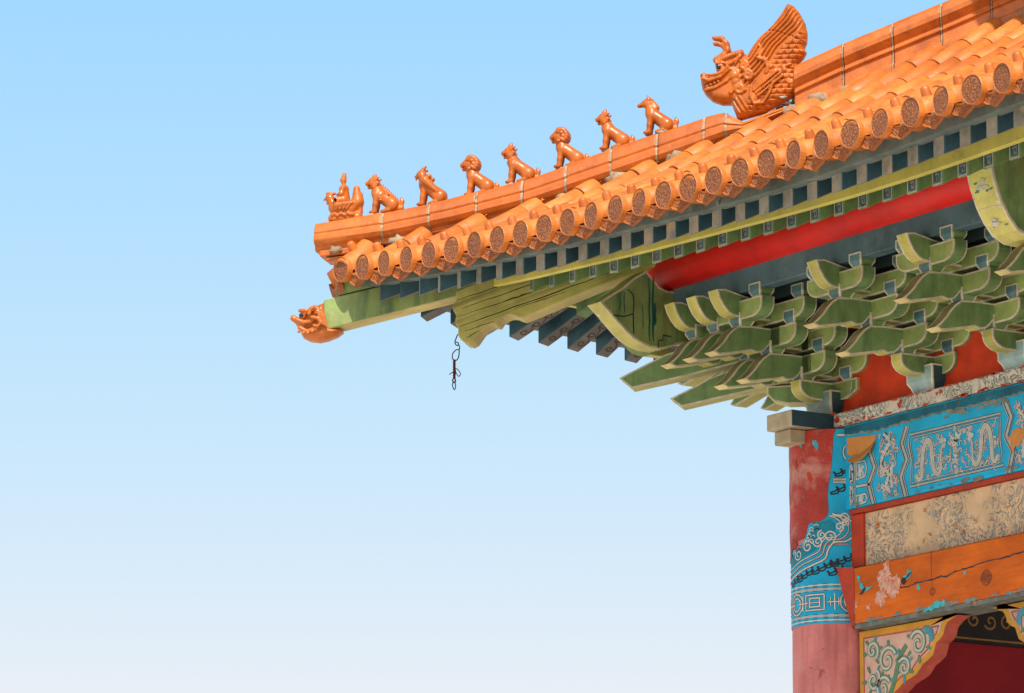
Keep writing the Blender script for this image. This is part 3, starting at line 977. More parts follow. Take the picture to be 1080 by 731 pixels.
# ------------------------------------------------------------------ corner beams
def hipmat(): return ROT45
def hpoly(pts): return [(x * 1.41421356, z) for x, z in pts]
child = profile("corner_rafter_beam", hpoly([(-1.957, 6.945), (-1.957, 7.112), (-1.0, 7.375), (-0.55, 7.50), (-0.55, 7.36), (-1.2, 7.17), (-1.6, 7.05)]), -0.075, 0.075,
                [M['beamgreen'], M['ochre'], M['cream']], H, outline=0, mat=ROT45)
upper = profile("corner_eave_block", hpoly([(-1.90, 7.135), (-1.885, 7.25), (-1.0, 7.46), (-0.9, 7.42), (-1.0, 7.385)]), -0.07, 0.07, [M['beamgreen'], M['beamgreen'], M['cream']], H, outline=0, mat=ROT45)
lao = [(-1.387, 7.125), (-1.378, 7.085), (-1.398, 7.049), (-1.394, 7.022), (-1.383, 6.995), (-1.388, 6.957), (-1.374, 6.918), (-1.376, 6.888), (-1.366, 6.862), (-1.350, 6.843), (-1.332, 6.839), (-1.316, 6.850),
       (-1.305, 6.871), (-1.292, 6.897), (-1.278, 6.917), (-1.263, 6.932), (-1.248, 6.94), (-1.227, 6.935), (-1.215, 6.96), (-1.205, 6.972), (-1.193, 6.98), (-1.181, 6.985), (-1.169, 6.985), (-1.158, 6.981), (-1.148, 6.974), (-1.127, 6.965),
       (-1.019, 7.022), (-0.809, 7.131), (-0.40, 7.30), (-0.40, 7.50), (-0.75, 7.40), (-1.0, 7.33)]
lao = [(x - 0.055, z) for x, z in lao]
GRAIN = ROT45 @ Matrix.Rotation(R(19), 4, 'X')
oldb = profile("corner_beam", hpoly(lao), -0.078, 0.078, [M['plank'], M['ochre'], M['cream']], H, outline=0, mat=ROT45)
oldb.data.transform(GRAIN.inverted()); oldb.matrix_basis = GRAIN
bevel(oldb, 0.006, 2)
mb = MB(); rnd = random.Random(61)
fpk = lambda a, b, off: ROT45 @ Vector((0.078 + off, a * 1.41421 - 0.078, b))
for (xa, za, xb, zb, w) in ((-1.36, 7.03, -0.85, 7.25, 0.006), (-1.38, 6.985, -1.02, 7.13, 0.005), (-1.37, 6.93, -0.72, 7.22, 0.007), (-1.35, 6.985 - 0.08, -1.23, 6.955, 0.004), (-1.20, 7.06, -1.05, 7.12, 0.006), (-1.38, 7.075, -1.10, 7.19, 0.005), (-1.16, 7.015, -0.95, 7.10, 0.004), (-1.34, 6.87, -1.29, 6.905, 0.005)):
    n_ = 12
    ribbon(mb, [(xa + (xb - xa) * k / n_, za + (zb - za) * k / n_ + rnd.uniform(-.003, .003)) for k in range(n_ + 1)], [w * (0.25 + 0.75 * math.sin(math.pi * (k + 0.5) / (n_ + 1))) * rnd.uniform(0.6, 1.1) for k in range(n_ + 1)], fpk, 0.0012, 0)
mb.build("timber_crack", [M['crack']], H)
bevel(child, 0.006, 2)

# crossing board ends (carved noses) at the corner
nose_poly = [(-1.115, 6.968), (-1.06, 6.922), (-1.0, 6.868), (-0.95, 6.826), (-0.905, 6.795), (-0.85, 6.772), (-0.795, 6.758), (-0.72, 6.756), (-0.655, 6.775), (-0.60, 6.80), (-0.40, 6.84), (-0.40, 7.075),
             (-0.69, 7.077), (-0.735, 7.092), (-0.775, 7.13), (-0.82, 7.17), (-0.90, 7.12), (-0.97, 7.062), (-1.06, 7.005)]
def nose(poly, x0, x1, name, parent, outline=0.011):
    o = profile(name, poly, x0, x1, [M['beamgreen'], M['ochre'], M['cream']], parent, outline=outline)
    for pgn in o.data.polygons:
        if pgn.material_index == 1 and pgn.normal.z < 0.2 and pgn.center.y < min(p[0] for p in poly) + 0.32 and abs(pgn.normal.x) < 0.5:
            pgn.material_index = 1
    o.data.materials[1] = M['flower']
    return o
n1 = nose(nose_poly, -0.68, -0.56, "crossing_board_nose", H)
# incised panel lines on its side
mb = MB()
fn = lambda a, b, off: (-0.56 + off, a, b)
for pts in ([(-1.03, 6.905), (-0.965, 6.905), (-0.905, 6.925), (-0.90, 6.99), (-0.905, 7.03), (-0.94, 7.055)], [(-0.905, 6.925), (-0.903, 6.82)], [(-0.745, 6.76), (-0.745, 6.80), (-0.715, 6.805), (-0.715, 6.83), (-0.66, 6.83)]):
    ribbon(mb, pts, 0.007, fn, 0.003, 0)
for (y, za, zb, w) in ((-0.80, 6.79, 7.13, 0.012), (-0.775, 6.79, 7.15, 0.016), (-0.99, 6.93, 7.03, 0.01), (-0.96, 6.92, 7.04, 0.008), (-0.842, 6.85, 6.98, 0.006), (-0.765, 6.88, 7.0, 0.02)):
    ribbon(mb, [(y + random.uniform(-.004, .004), za + (zb - za) * k / 6) for k in range(7)], [w * f for f in (0.4, 0.9, 1, 0.8, 1, 0.7, 0.5)], fn, 0.002, 1)
mb.build("incised_line", [M['black'], M['deepgreen']], n1)
n2 = nose([(max(-2, min(y, -0.655)), z) for y, z in nose_poly if y < -0.68] + [(-0.655, 7.07)] , -0.68, -0.56, "crossing_board_nose", H, 0)
n2.data.transform(SWAP)

# ------------------------------------------------------------------ bracket sets
GR = [M['green'], M['lime'], M['cream']]
XAR = [M['lime2'] if 'lime2' in M else M['green'], M['green'], M['cream']]
M['armface_lit'] = paint("lit_green_paint", (0.30, 0.39, 0.125), 0.6, 0.35, 7, wear=[((0.42, 0.38, 0.12), 5, 0.56, 0.7), ((0.06, 0.1, 0.04), 12, 0.68, 0.75)])  # outward arm sides: paler paint with their brighter light mixed into the green
XAR = [M['armface_lit'], M['green'], M['cream']]
DA = 0.042
def block(name, parent, loc, w=0.100, d=0.094, h=0.074, neck=0.6, mats=None, mat=None):
    """a bearing block: square top with painted edges, splayed foot"""
    bm = bmesh.new()
    z1 = h * 0.42
    rings = []
    for (s, z) in ((neck + 0.08, 0), (0.86, z1 * 0.55), (1.0, z1), (1.0, h)):
        rings.append([bm.verts.new((sx * w / 2 * s, sy * d / 2 * s, z)) for sx, sy in ((-1, -1), (1, -1), (1, 1), (-1, 1))])
    up = []
    for a in range(3):
        for k in range(4):
            f = bm.faces.new((rings[a][k], rings[a][(k + 1) % 4], rings[a + 1][(k + 1) % 4], rings[a + 1][k]))
            if a == 2: up.append(f)
            f.material_index = 0 if k in (0, 2) else 1
    bm.faces.new(rings[0][::-1]); bm.faces.new(rings[3])
    bm.normal_update()
    sides = [[f for f in bm.faces if len(f.verts) == 4 and f.normal.dot(Vector(n)) > 0.45 and abs(f.normal.z) < 0.85] for n in ((0, -1, 0), (1, 0, 0), (0, 1, 0), (-1, 0, 0))]
    for fsd in sides:
        r = bmesh.ops.inset_region(bm, faces=fsd, thickness=0.0085, use_even_offset=True)
        for f in r['faces']: f.material_index = 2
    bmesh.ops.recalc_face_normals(bm, faces=bm.faces[:])
    if mat is not None: bm.transform(mat)
    me = bpy.data.meshes.new(name); bm.to_mesh(me); bm.free()
    for m in (mats or [M['teal'], M['green'], M['cream']]): me.materials.append(m)
    o = link(bpy.data.objects.new(name, me), parent)
    o.location = loc
    return o
BLK = {}
def bblock(parent, loc):
    if 'b' not in BLK:
        o = block("bearing_block", parent, loc); BLK['b'] = o.data; return o
    o = link(bpy.data.objects.new("bearing_block", BLK['b']), parent)
    o.location = loc
    return o

Z = [6.445, 6.57, 6.695, 6.82]
def arm_poly(a, zb, h=0.1, e=0.055):
    right = [(a + e, zb + h), (a + e, zb + 0.062), (a + e - 0.006, zb + 0.042), (a + e - 0.022, zb + 0.022), (a + e - 0.05, zb + 0.007), (a + e - 0.085, zb)]
    left = [(-x, z) for x, z in reversed(right)]
    return left + right[::-1][0:0] + [] if False else [(x, z) for x, z in right] + [(x, z) for x, z in left]
ANG1 = [(-0.575, 6.498), (-0.612, 6.513), (-0.58, 6.538), (-0.545, 6.572), (-0.515, 6.61), (-0.485, 6.64), (-0.45, 6.664), (-0.36, 6.67), (0.12, 6.67), (0.12, 6.57), (-0.20, 6.578), (-0.252, 6.582), (-0.268, 6.562), (-0.295, 6.540), (-0.335, 6.532), (-0.37, 6.541), (-0.40, 6.532), (-0.48, 6.516)]
ANG2 = [(-0.772, 6.622), (-0.812, 6.637), (-0.78, 6.662), (-0.745, 6.696), (-0.715, 6.735), (-0.685, 6.765), (-0.65, 6.787), (-0.56, 6.795), (0.12, 6.795), (0.12, 6.695), (-0.40, 6.702), (-0.455, 6.706), (-0.470, 6.688), (-0.495, 6.666), (-0.53, 6.657), (-0.57, 6.666), (-0.60, 6.657), (-0.68, 6.640)]
NOSE = [(-0.785, 6.968), (-0.77, 6.925), (-0.745, 6.885), (-0.715, 6.855), (-0.69, 6.842), (-0.655, 6.836), (-0.56, 6.836), (0.0, 6.836), (0.0, 6.92), (-0.55, 6.94), (-0.735, 6.975)]
QIAO = [(-0.255, 6.545), (-0.255, 6.508), (-0.247, 6.487), (-0.228, 6.467), (-0.20, 6.452), (-0.165, 6.445), (0.165, 6.445), (0.25, 6.48), (0.25, 6.545)]
def ang_mats(o, tipz):
    """the small cut end of the beak is painted pale yellow"""
    o.data.materials.append(M['beakend'])
    ys = [v.co.y for v in o.data.vertices]
    return o
M['browntop'] = paint("browned_olive_paint", (0.25, 0.215, 0.10), 0.7, 0.4, 10, wear=[((0.14, 0.12, 0.06), 14, 0.58, 0.7)])
M['nosefront'] = paint("nose_yellow_paint", (0.52, 0.47, 0.12), 0.6, 0.25, 9, wear=[((0.36, 0.34, 0.11), 12, 0.58, 0.7)])
M['beakend'] = paint("pale_yellow_paint", (0.66, 0.55, 0.25), 0.6, 0.25, 12, wear=[((0.45, 0.4, 0.2), 16, 0.6, 0.7)])

def plank_y(name, poly, x, parent, w=DA, tip=False, nosep=False, mat=None):
    mats = [M['green'], M['lime'], M['cream'], M['nosefront'] if nosep else M['beakend']]
    o = profile(name, poly, x - w, x + w, mats, parent, outline=0.0085, mat=None)
    if tip:
        ylim = min(p[0] for p in poly)
        for pg in o.data.polygons:
            if abs(pg.normal.x) < 0.5 and pg.center.y < ylim + 0.05 and pg.normal.z < 0.2:
                pg.material_index = 3
    if tip or nosep:
        o.data.materials.append(M['browntop'])
        for pg in o.data.polygons:
            if abs(pg.normal.x) < 0.5 and pg.normal.z > 0.15 and pg.center.y < -0.3 and pg.material_index == 1:
                pg.material_index = 4
    if nosep:
        for pg in o.data.polygons:
            if abs(pg.normal.x) < 0.5 and pg.material_index == 1 and pg.normal.y < -0.4:
                pg.material_index = 3
    if mat is not None:
        o.data.transform(mat)
    return o

def base_block(parent, mat=None):
    o = block("base_block", parent, (0, 0, 6.36), 0.215, 0.215, 0.135, 0.68, [M['palebase'], M['navy'], M['cream']])
    return o

def bracket_set(parent, wall_arms=True):
    base_block(parent)
    # arms along the wall
    for (a, y, z) in ((0.155, 0.0, Z[0]), (0.28, 0.0, Z[1]), (0.185, -0.2, Z[1]), (0.28, -0.2, Z[2]), (0.205, -0.4, Z[2]), (0.28, -0.4, Z[3]), (0.18, -0.6, Z[3])):
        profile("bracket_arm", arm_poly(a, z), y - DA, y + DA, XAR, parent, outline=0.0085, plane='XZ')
    plank_y("bracket_arm", QIAO, 0, parent)
    plank_y("beak", ANG1, 0, parent, tip=True)
    plank_y("beak", ANG2, 0, parent, tip=True)
    plank_y("nose", NOSE, 0, parent, nosep=True)
    for (x, y, z) in ((0.155, 0, Z[0]), (0.28, 0, Z[1]), (0.185, -0.2, Z[1]), (0.28, -0.2, Z[2]), (0.205, -0.4, Z[2]), (0.28, -0.4, Z[3]), (0.18, -0.6, Z[3])):
        for s in (-1, 1):
            bblock(parent, (s * x, y, z + 0.1))
    bblock(parent, (0, -0.205, Z[0] + 0.095)); bblock(parent, (0, -0.405, Z[1] + 0.088)); bblock(parent, (0, -0.6, Z[2] + 0.092))

set1 = empty("bracket_set", (0.87, 0, 0), H)
bracket_set(set1)
def copy_set(loc):
    e = empty("bracket_set", loc, H)
    for ch in list(set1.children):
        c = ch.copy(); COL.objects.link(c); c.parent = e
    return e
s3 = copy_set((1.62, 0, 0))
s4 = copy_set((2.42, 0, 0)); s4['label'] = "bracket set on the column, under a broad flowered beam head"
copy_set((3.22, 0, 0)); copy_set((4.05, 0, 0))
# the broad beam head over the second column
big = profile("beam_head", [(-0.93, 7.15), (-0.905, 7.05), (-0.87, 6.96), (-0.825, 6.885), (-0.77, 6.825), (-0.70, 6.795), (-0.6, 6.79), (-0.2, 6.85), (-0.2, 7.3), (-0.6, 7.3), (-0.8, 7.22)], 2.32, 2.51, [M['green'], M['flower'], M['cream']], H, outline=0.013)
mb = MB(); rnd = random.Random(5)
def bf(a, b, off):     # along the slanted front of the beam head: a across, b 0..1 from top
    pts = [(-0.93, 7.15), (-0.905, 7.05), (-0.87, 6.96), (-0.825, 6.885), (-0.77, 6.825)]
    t = max(0, min(3.999, b * 4)); i = int(t); u = t - i
    y = pts[i][0] * (1 - u) + pts[i + 1][0] * u; z = pts[i][1] * (1 - u) + pts[i + 1][1] * u
    return (a, y - off * 0.9, z - off * 0.5)
for (cx, cy) in ((2.42, 0.25), (2.415, 0.78)):
    for k in range(6):
        blob(mb, (cx + rnd.uniform(-0.03, 0.03), cy + rnd.uniform(-0.06, 0.06)), 0.022, lambda a, b, off: bf(a, cy + (b - cy) * 4.0 * 0.9 if False else b, off), 0.004 + k * 0.0003, 0, rnd)
    for k in range(5):
        blob(mb, (cx + rnd.uniform(-0.06, 0.06), cy + rnd.uniform(-0.09, 0.09)), 0.014, bf, 0.003 + 0.0002 * k, 1, rnd)
ribbon(mb, [(2.335, 0.55), (2.495, 0.57)], 0.012, bf, 0.0025, 2)
mb.build("painted_flower", [M['white'], M['leaf'], M['cream']], big)

# corner set: the same, plus crossing and diagonal members
sc = copy_set((0, 0, 0))
sc['label'] = "corner bracket set with beaks crossing in two directions and on the diagonal"
extra = []
for x in (-0.2,):
    extra.append(plank_y("beak", ANG1, x, sc, tip=True))
for x in (-0.2, -0.4):
    extra.append(plank_y("beak", ANG2, x, sc, tip=True))
    extra.append(plank_y("nose", NOSE, x, sc, nosep=True))
for (x, y, z) in ((-0.2, -0.405, Z[1] + 0.096), (-0.2, -0.6, Z[2] + 0.096), (-0.4, -0.6, Z[2] + 0.096)):
    extra.append(bblock(sc, (x, y, z)))
for poly, nm, tp in ((QIAO, "bracket_arm", False), (ANG1, "beak", True), (ANG2, "beak", True), (NOSE, "nose", False)):
    extra.append(plank_y(nm, poly, 0, sc, tip=tp, nosep=(nm == "nose")))
for o in extra: 
    dup(o, SWAP, sc)
for o in extra[-4:]:
    bpy.data.objects.remove(o)
def dscale(poly): return [(y * 1.41421, z) for y, z in poly]
D1 = dscale([(-0.575, 6.452), (-0.618, 6.498), (-0.53, 6.555), (-0.47, 6.60), (-0.40, 6.635), (0.1, 6.65), (0.1, 6.57), (-0.2, 6.555), (-0.38, 6.505)])
D2 = dscale([(-0.765, 6.562), (-0.812, 6.620), (-0.71, 6.688), (-0.64, 6.735), (-0.57, 6.765), (0.1, 6.78), (0.1, 6.695), (-0.35, 6.68), (-0.56, 6.615)])
for poly in (D1, D2):
    plank_y("beak", poly, 0, sc, w=0.055, mat=ROT45)
plank_y("bracket_arm", dscale([(-0.25, 6.545), (-0.25, 6.50), (-0.225, 6.465), (-0.17, 6.445), (0.1, 6.445), (0.1, 6.545)]), 0, sc, w=0.05, mat=ROT45)
# continuous ties and the red boards between the sets
def tie(name, x0, x1, y, z0, z1, mat, t=0.04, parent=H):
    mb = MB(); mb.box(x0, x1, y - t, y + t, z0, z1)
    return mb.build(name, mat, parent)
for (y, z) in ((0.0, Z[2]), (-0.2, Z[3]), (-0.4, 6.95)):
    t_ = tie("tie_beam", y + 0.02, XE, y, z + 0.002, z + 0.10, M['tie'], 0.036); dup(t_, SWAP)
rb = tie("bracket_backing_board", 0.06, XE, 0.0, 6.362, 7.55, M['redboard'], 0.02); dup(rb, SWAP)

# ------------------------------------------------------------------ rail, lintels and boards of the front bay
def beam(name, x0, x1, y0, y1, z0, z1, mats, parent=H, bv=0.008):
    mb = MB(); mb.box(x0, x1, y0, y1, z0, z1)
    o = mb.build(name, mats, parent); bevel(o, bv, 2); return o
rail = beam("rail", 0.13, XE, -0.11, 0.11, 6.285, 6.36, [M['rail']], bv=0.01)
mb = MB()
fr = lambda a, b, off: (a, -0.11 - off, b)
rnd = random.Random(4)
for x in frange(0.14, 3.2, 60):
    for zz in (6.288, 6.357):
        if rnd.random() < 0.7:
            blob(mb, (x + rnd.uniform(-0.02, 0.02), zz + rnd.uniform(-0.004, 0.004)), rnd.uniform(0.008, 0.03), fr, 0.0015, 0, rnd, asp=0.25, ang=0)
for (x, z, r) in ((0.165, 6.322, 0.024), (0.70, 6.318, 0.016), (1.05, 6.338, 0.014), (1.02, 6.330, 0.012), (0.715, 6.335, 0.013), (0.40, 6.30, 0.012)):
    blob(mb, (x, z), r, fr, 0.002, 0, rnd, n=13, sq=0.5, asp=0.8)
absorb(rail, mb.build("flaked_red_undercoat", M['redline'], rail))
# left rail end pushed through the corner, and the lintel head below it
re = profile("rail_end", [(-0.37, 6.275), (-0.37, 6.362), (1.4, 6.362), (1.4, 6.275)], -0.105, 0.12, [M['navy'], M['tanend'], M['cream']], H, outline=0)
bevel(re, 0.006, 2)
re2 = profile("lintel_head", [(-0.335, 6.20), (-0.335, 6.272), (0.1, 6.272), (0.1, 6.20)], -0.085, 0.055, [M['tanend'], M['tanend'], M['cream']], H, outline=0)
bevel(re2, 0.006, 2)
lr = beam("side_rail", -0.11, 0.11, 1.4, 4.0, 6.285, 6.36, [M['rail']])

ub = beam("upper_lintel", 0.20, XE, -0.10, 0.10, 5.838, 6.283, [M['blue']], bv=0.012)
ul = beam("ledge", 0.235, XE, -0.094, 0.08, 5.812, 5.836, [M['redline']], bv=0.003)
cb = beam("cushion_board", 0.21, XE, -0.062, 0.05, 5.535, 5.81, [M['tan']], bv=0.004)
mb = MB(); mb.box(0.225, 0.335, -0.075, -0.063, 5.535, 5.808)
mb.build("red_edge_strip", M['redline'], H)
lb = beam("lower_lintel", 0.335, XE, -0.145, 0.10, 5.222, 5.515, [M['wood']], bv=0.008)
mb = MB(); mb.add([(0.205, -0.156, 5.532), (0.342, -0.1475, 5.517), (0.345, -0.1475, 5.216), (0.318, -0.1475, 5.212), (0.19, -0.06, 5.532), (0.22, -0.06, 5.212)], [(0, 1, 2, 3), (0, 3, 5, 4), (0, 4, 1), (3, 2, 5)])
mb.build("red_plaster_remnant", M['redline'], lb)
mb = MB(); mb.box(0.335, XE, -0.141, 0.08, 5.198, 5.22)
mb.build("lintel_bottom_strip", M['greyedge'], lb)

# orange lintel: crack, knot, plaster and paint residues
fo = lambda a, b, off: (a, -0.145 - off, b)
mb = MB(); rnd = random.Random(21)
crk = [(0.66, 5.352), (0.722, 5.36), (0.80, 5.362), (0.88, 5.372), (0.972, 5.369), (1.06, 5.378), (1.12, 5.372), (1.186, 5.388), (1.30, 5.393), (1.46, 5.406), (1.6, 5.408), (1.731, 5.417), (2.0, 5.43)]
crk = [(a, b + rnd.uniform(-0.003, 0.003)) for a, b in spline(crk, 5)]
ribbon(mb, crk, [0.004 + 0.005 * rnd.random() for _ in crk], fo, 0.001, 0)
ribbon(mb, [(0.994, 5.515), (0.992, 5.45), (0.996, 5.36), (0.993, 5.25)], [0.003, 0.003, 0.002, 0.001], fo, 0.001, 0)
for r_ in (0.036, 0.030, 0.023, 0.017, 0.011, 0.006):
    ribbon(mb, [(1.436 + r_ * 1.3 * math.cos(w), 5.324 + r_ * math.sin(w) + 0.15 * r_ * math.sin(3 * w + r_ * 90)) for w in frange(0, 6.28, 18)], 0.0028, fo, 0.001, 0)
for r_ in (0.018, 0.01):
    ribbon(mb, [(1.0 + r_ * 1.3 * math.cos(w), 5.31 + r_ * math.sin(w)) for w in frange(0, 6.28, 14)], 0.003, fo, 0.001, 0)
for (x, z, r_) in ((0.60, 5.43, 0.05), (0.63, 5.38, 0.06), (0.58, 5.35, 0.04), (0.68, 5.36, 0.045), (0.62, 5.47, 0.04), (0.56, 5.31, 0.035), (0.70, 5.40, 0.03), (0.47, 5.30, 0.02), (0.33, 5.29, 0.025), (0.36, 5.33, 0.02)):
    blob(mb, (x, z), r_, fo, 0.0012 + rnd.random() * 0.0006, 1, rnd, n=15, sq=0.45)
for (x, z, r_, asp) in ((0.385, 5.455, 0.016, 1), (0.41, 5.41, 0.014, 1.5), (0.46, 5.392, 0.035, 0.25), (0.79, 5.41, 0.03, 0.6), (0.81, 5.435, 0.02, 0.5), (0.885, 5.347, 0.016, 0.8), (1.27, 5.372, 0.014, 0.4), (1.02, 5.235, 0.05, 0.35), (0.97, 5.228, 0.05, 0.2), (1.09, 5.243, 0.02, 0.8)):
    blob(mb, (x, z), r_, fo, 0.0022 + rnd.random() * 0.0006, 2, rnd, n=11, sq=0.4, ang=0.2, asp=asp)
for (x, z, r_, asp) in ((0.765, 5.39, 0.02, 0.9), (0.42, 5.385, 0.03, 0.3), (0.80, 5.415, 0.03, 0.2)):
    blob(mb, (x, z), r_, fo, 0.0032, 3, rnd, n=9, sq=0.4, ang=0.5, asp=asp)
for k in range(40):
    x = rnd.uniform(0.3, 2.1)
    blob(mb, (x, 5.224 + rnd.random() * 0.01), rnd.uniform(0.01, 0.04), fo, 0.0015 + rnd.random() * 0.0004, 4, rnd, asp=0.3, ang=0.05)
mb.build("paint_residue", [M['black'], M['plaster'], M['turq'], M['inner'], M['greyedge']], lb)

# blue lintel: painted dragons, frames and lozenge bands
fb = lambda a, b, off: (a, -0.10 - off, b)
mb = MB(); rnd = random.Random(3)      # 0 ivory, 1 grey, 2 black, 3 reddish
def line2(pts, w=0.02, closed=False, mi=0):
    ribbon(mb, pts, w + 0.006, fb, 0.0010, 2, closed)
    ribbon(mb, pts, w, fb, 0.0018, mi, closed)
def zig(x0, s=1, w=0.020):
    z = [6.20, 6.12, 6.03, 5.945, 5.84]
    d = [0.045, 0, 0.042, -0.012, 0.025]
    for o_, ww, mi in ((0.0, w, 1), (0.022 * s, 0.005, 0), (-0.020 * s, 0.004, 1)):
        line2([(x0 + s * d[i] + o_, z[i]) for i in range(5)], ww, False, mi)
def sdragon(cx, cz, s, sx=1):
    c = spline([(-0.135, -0.075), (-0.115, -0.105), (-0.09, -0.09), (-0.085, -0.02), (-0.07, 0.05), (-0.04, 0.085), (-0.01, 0.06), (0.0, -0.01), (0.015, -0.075), (0.045, -0.10), (0.07, -0.07), (0.07, -0.01), (0.085, 0.05)], 5)
    P = [(cx + sx * p.x * s, cz + p.y * s) for p in c]
    n = len(P)
    ws = [0.008 + 0.017 * math.sin(math.pi * min(1, i / n * 1.05 + 0.05)) for i in range(n)]
    ribbon(mb, P, [w + 0.012 for w in ws], fb, 0.0023, 2)
    ribbon(mb, P, [w + 0.006 for w in ws], fb, 0.0026, 0)
    ribbon(mb, P, [w * 0.62 for w in ws], fb, 0.0029, 1)
    for i in range(0, n, 1):
        for sg in (-0.18, 0.18):
            blob(mb, (P[i][0], P[i][1] + sg * ws[i]), ws[i] * 0.15, fb, 0.0032, 0, rnd, n=5)
    for i in range(1, n - 1):
        tx, tz = P[i + 1][0] - P[i - 1][0], P[i + 1][1] - P[i - 1][1]
        l_ = math.hypot(tx, tz) or 1
        for sg in (-1, 1):
            q = (P[i][0] - sg * tz / l_ * ws[i] * 0.5, P[i][1] + sg * tx / l_ * ws[i] * 0.5)
            e_ = rnd.uniform(0.010, 0.018)
            ribbon(mb, [q, (q[0] + (-sg * tz - tx * 0.7) / l_ * e_, q[1] + (sg * tx - tz * 0.7) / l_ * e_)], [0.007, 0.002], fb, 0.0021 + i * 2e-6, rnd.choice((0, 0, 1)))
    hx, hz = P[-1]
    for k in range(7):
        blob(mb, (hx + rnd.uniform(-0.02, 0.02), hz + rnd.uniform(-0.015, 0.025)), 0.012, fb, 0.0034 + 0.0001 * k, rnd.choice((0, 0, 1)), rnd)
    for t in (0.1, 0.3, 0.5, 0.7, 0.85):
        i = int(t * n); a = rnd.uniform(0, 6.28)
        q = P[i]
        for k in range(3):
            aa = a + k * 2.1
            ribbon(mb, [q, (q[0] + 0.035 * math.cos(aa), q[1] + 0.035 * math.sin(aa)), (q[0] + 0.05 * math.cos(aa + 0.5), q[1] + 0.05 * math.sin(aa + 0.5))], [0.006, 0.005, 0.002], fb, 0.0016, rnd.choice((0, 1)))
def clouds(x0, x1, z0, z1, n):
    for k in range(n):
        x, z = rnd.uniform(x0, x1), rnd.uniform(z0, z1)
        r = rnd.uniform(0.007, 0.013); a0 = rnd.uniform(0, 6.28)
        P = [(x + r * math.cos(a0 + t), z + r * math.sin(a0 + t)) for t in frange(0, 3.6, 5)] + [(x + r * 2.2 * math.cos(a0 + 4.2), z + r * 2.0 * math.sin(a0 + 4.2))]
        ribbon(mb, P, 0.011, fb, 0.0011 + k * 2e-6, 2 if rnd.random() < 0.35 else 3)
        ribbon(mb, P, 0.006, fb, 0.0017 + k * 2e-6, rnd.choice((0, 1, 0)))
def half(m):
    """one half of the panel; m maps x to its mirrored place"""
    pass
for cxm, sgn in ((1.16, 1), ):
    frame = [(0.774, 6.153), (1.523, 6.150), (1.512, 6.02), (1.536, 5.885), (0.774, 5.883), (0.785, 6.019), (0.762, 6.10)]
    line2(frame, 0.010, True, 1)
    line2([(1.15 + (x - 1.15) * 0.955, 6.018 + (z - 6.018) * 0.87) for x, z in frame], 0.004, True, 0)
    clouds(0.81, 1.49, 5.905, 6.125, 150)
    sdragon(0.96, 6.015, 1.0, 1); sdragon(1.36, 6.02, 1.0, -1)
    for k in range(9):
        z = 5.91 + k * 0.027
        blob(mb, (1.155 + rnd.uniform(-0.006, 0.006), z), 0.012 if k % 2 else 0.018, fb, 0.0024, 0 if k % 2 else 1, rnd)
    ribbon(mb, [(1.11, 6.10), (1.155, 6.06), (1.20, 6.10)], 0.012, fb, 0.0024, 0)
def side_panel(mx):
    X_ = lambda x: mx(x)
    s = 1 if X_(1) > X_(0) else -1
    zig(X_(0.705), s); zig(X_(0.43), s)
    # upright dragon between the lozenge bands
    c = spline([(0.555, 6.19), (0.60, 6.14), (0.545, 6.08), (0.53, 6.02), (0.59, 5.98), (0.57, 5.92), (0.60, 5.88)], 6)
    P = [(X_(p.x), p.y) for p in c]
    ribbon(mb, P, 0.032, fb, 0.0012, 2); ribbon(mb, P, [rnd.uniform(0.014, 0.026) for _ in P], fb, 0.002, 0)
    for i in range(0, len(P), 2): blob(mb, P[i], 0.007, fb, 0.0026, 1, rnd, n=5)
    xa, xb = sorted((X_(0.50), X_(0.67)))
    clouds(xa, xb, 5.86, 6.19, 80)
    ribbon(mb, [(X_(0.63), 6.03), (X_(0.61), 5.97), (X_(0.62), 5.90)], 0.018, fb, 0.0018, 0)
    # boxed fret and end band
    for (z0, z1) in ((5.985, 6.075), (5.85, 5.90)):
        line2([(X_(0.315), z0), (X_(0.39), z0 + 0.008), (X_(0.405), (z0 + z1) / 2), (X_(0.39), z1), (X_(0.315), z1)], 0.011, True, 0)
        for k in range(8): blob(mb, (X_(rnd.uniform(0.335, 0.375)), rnd.uniform(z0 + 0.02, z1 - 0.01)), 0.012, fb, 0.002 + k * 0.0001, rnd.choice((0, 1)), rnd)
    line2([(X_(0.30), 5.95), (X_(0.43), 5.945)], 0.012)
    line2([(X_(0.303), 5.84), (X_(0.303), 6.12)], 0.009, False, 1)
    for (z, h) in ((6.02, 0.05), (5.93, 0.02), (5.89, 0.02)):
        line2([(X_(0.272) + 0.014 * math.cos(w), z + h * math.sin(w)) for w in frange(0, 5.9, 12)], 0.008, True, 0)
    for k in range(14): blob(mb, (X_(0.272) + rnd.uniform(-0.012, 0.012), rnd.uniform(5.85, 6.11)), 0.007, fb, 0.002 + .0001 * k, rnd.choice((0, 1, 2)), rnd)
side_panel(lambda x: x)
side_panel(lambda x: 2.31 - x)
mb.build("painted_dragon", [M['white'], M['grey'], M['black'], M['edgered']], ub)
pd_ = [o for o in bpy.data.objects if o.name.startswith('painted_dragon')][0]
dup(pd_, None, None, (2.45, 0, 0))
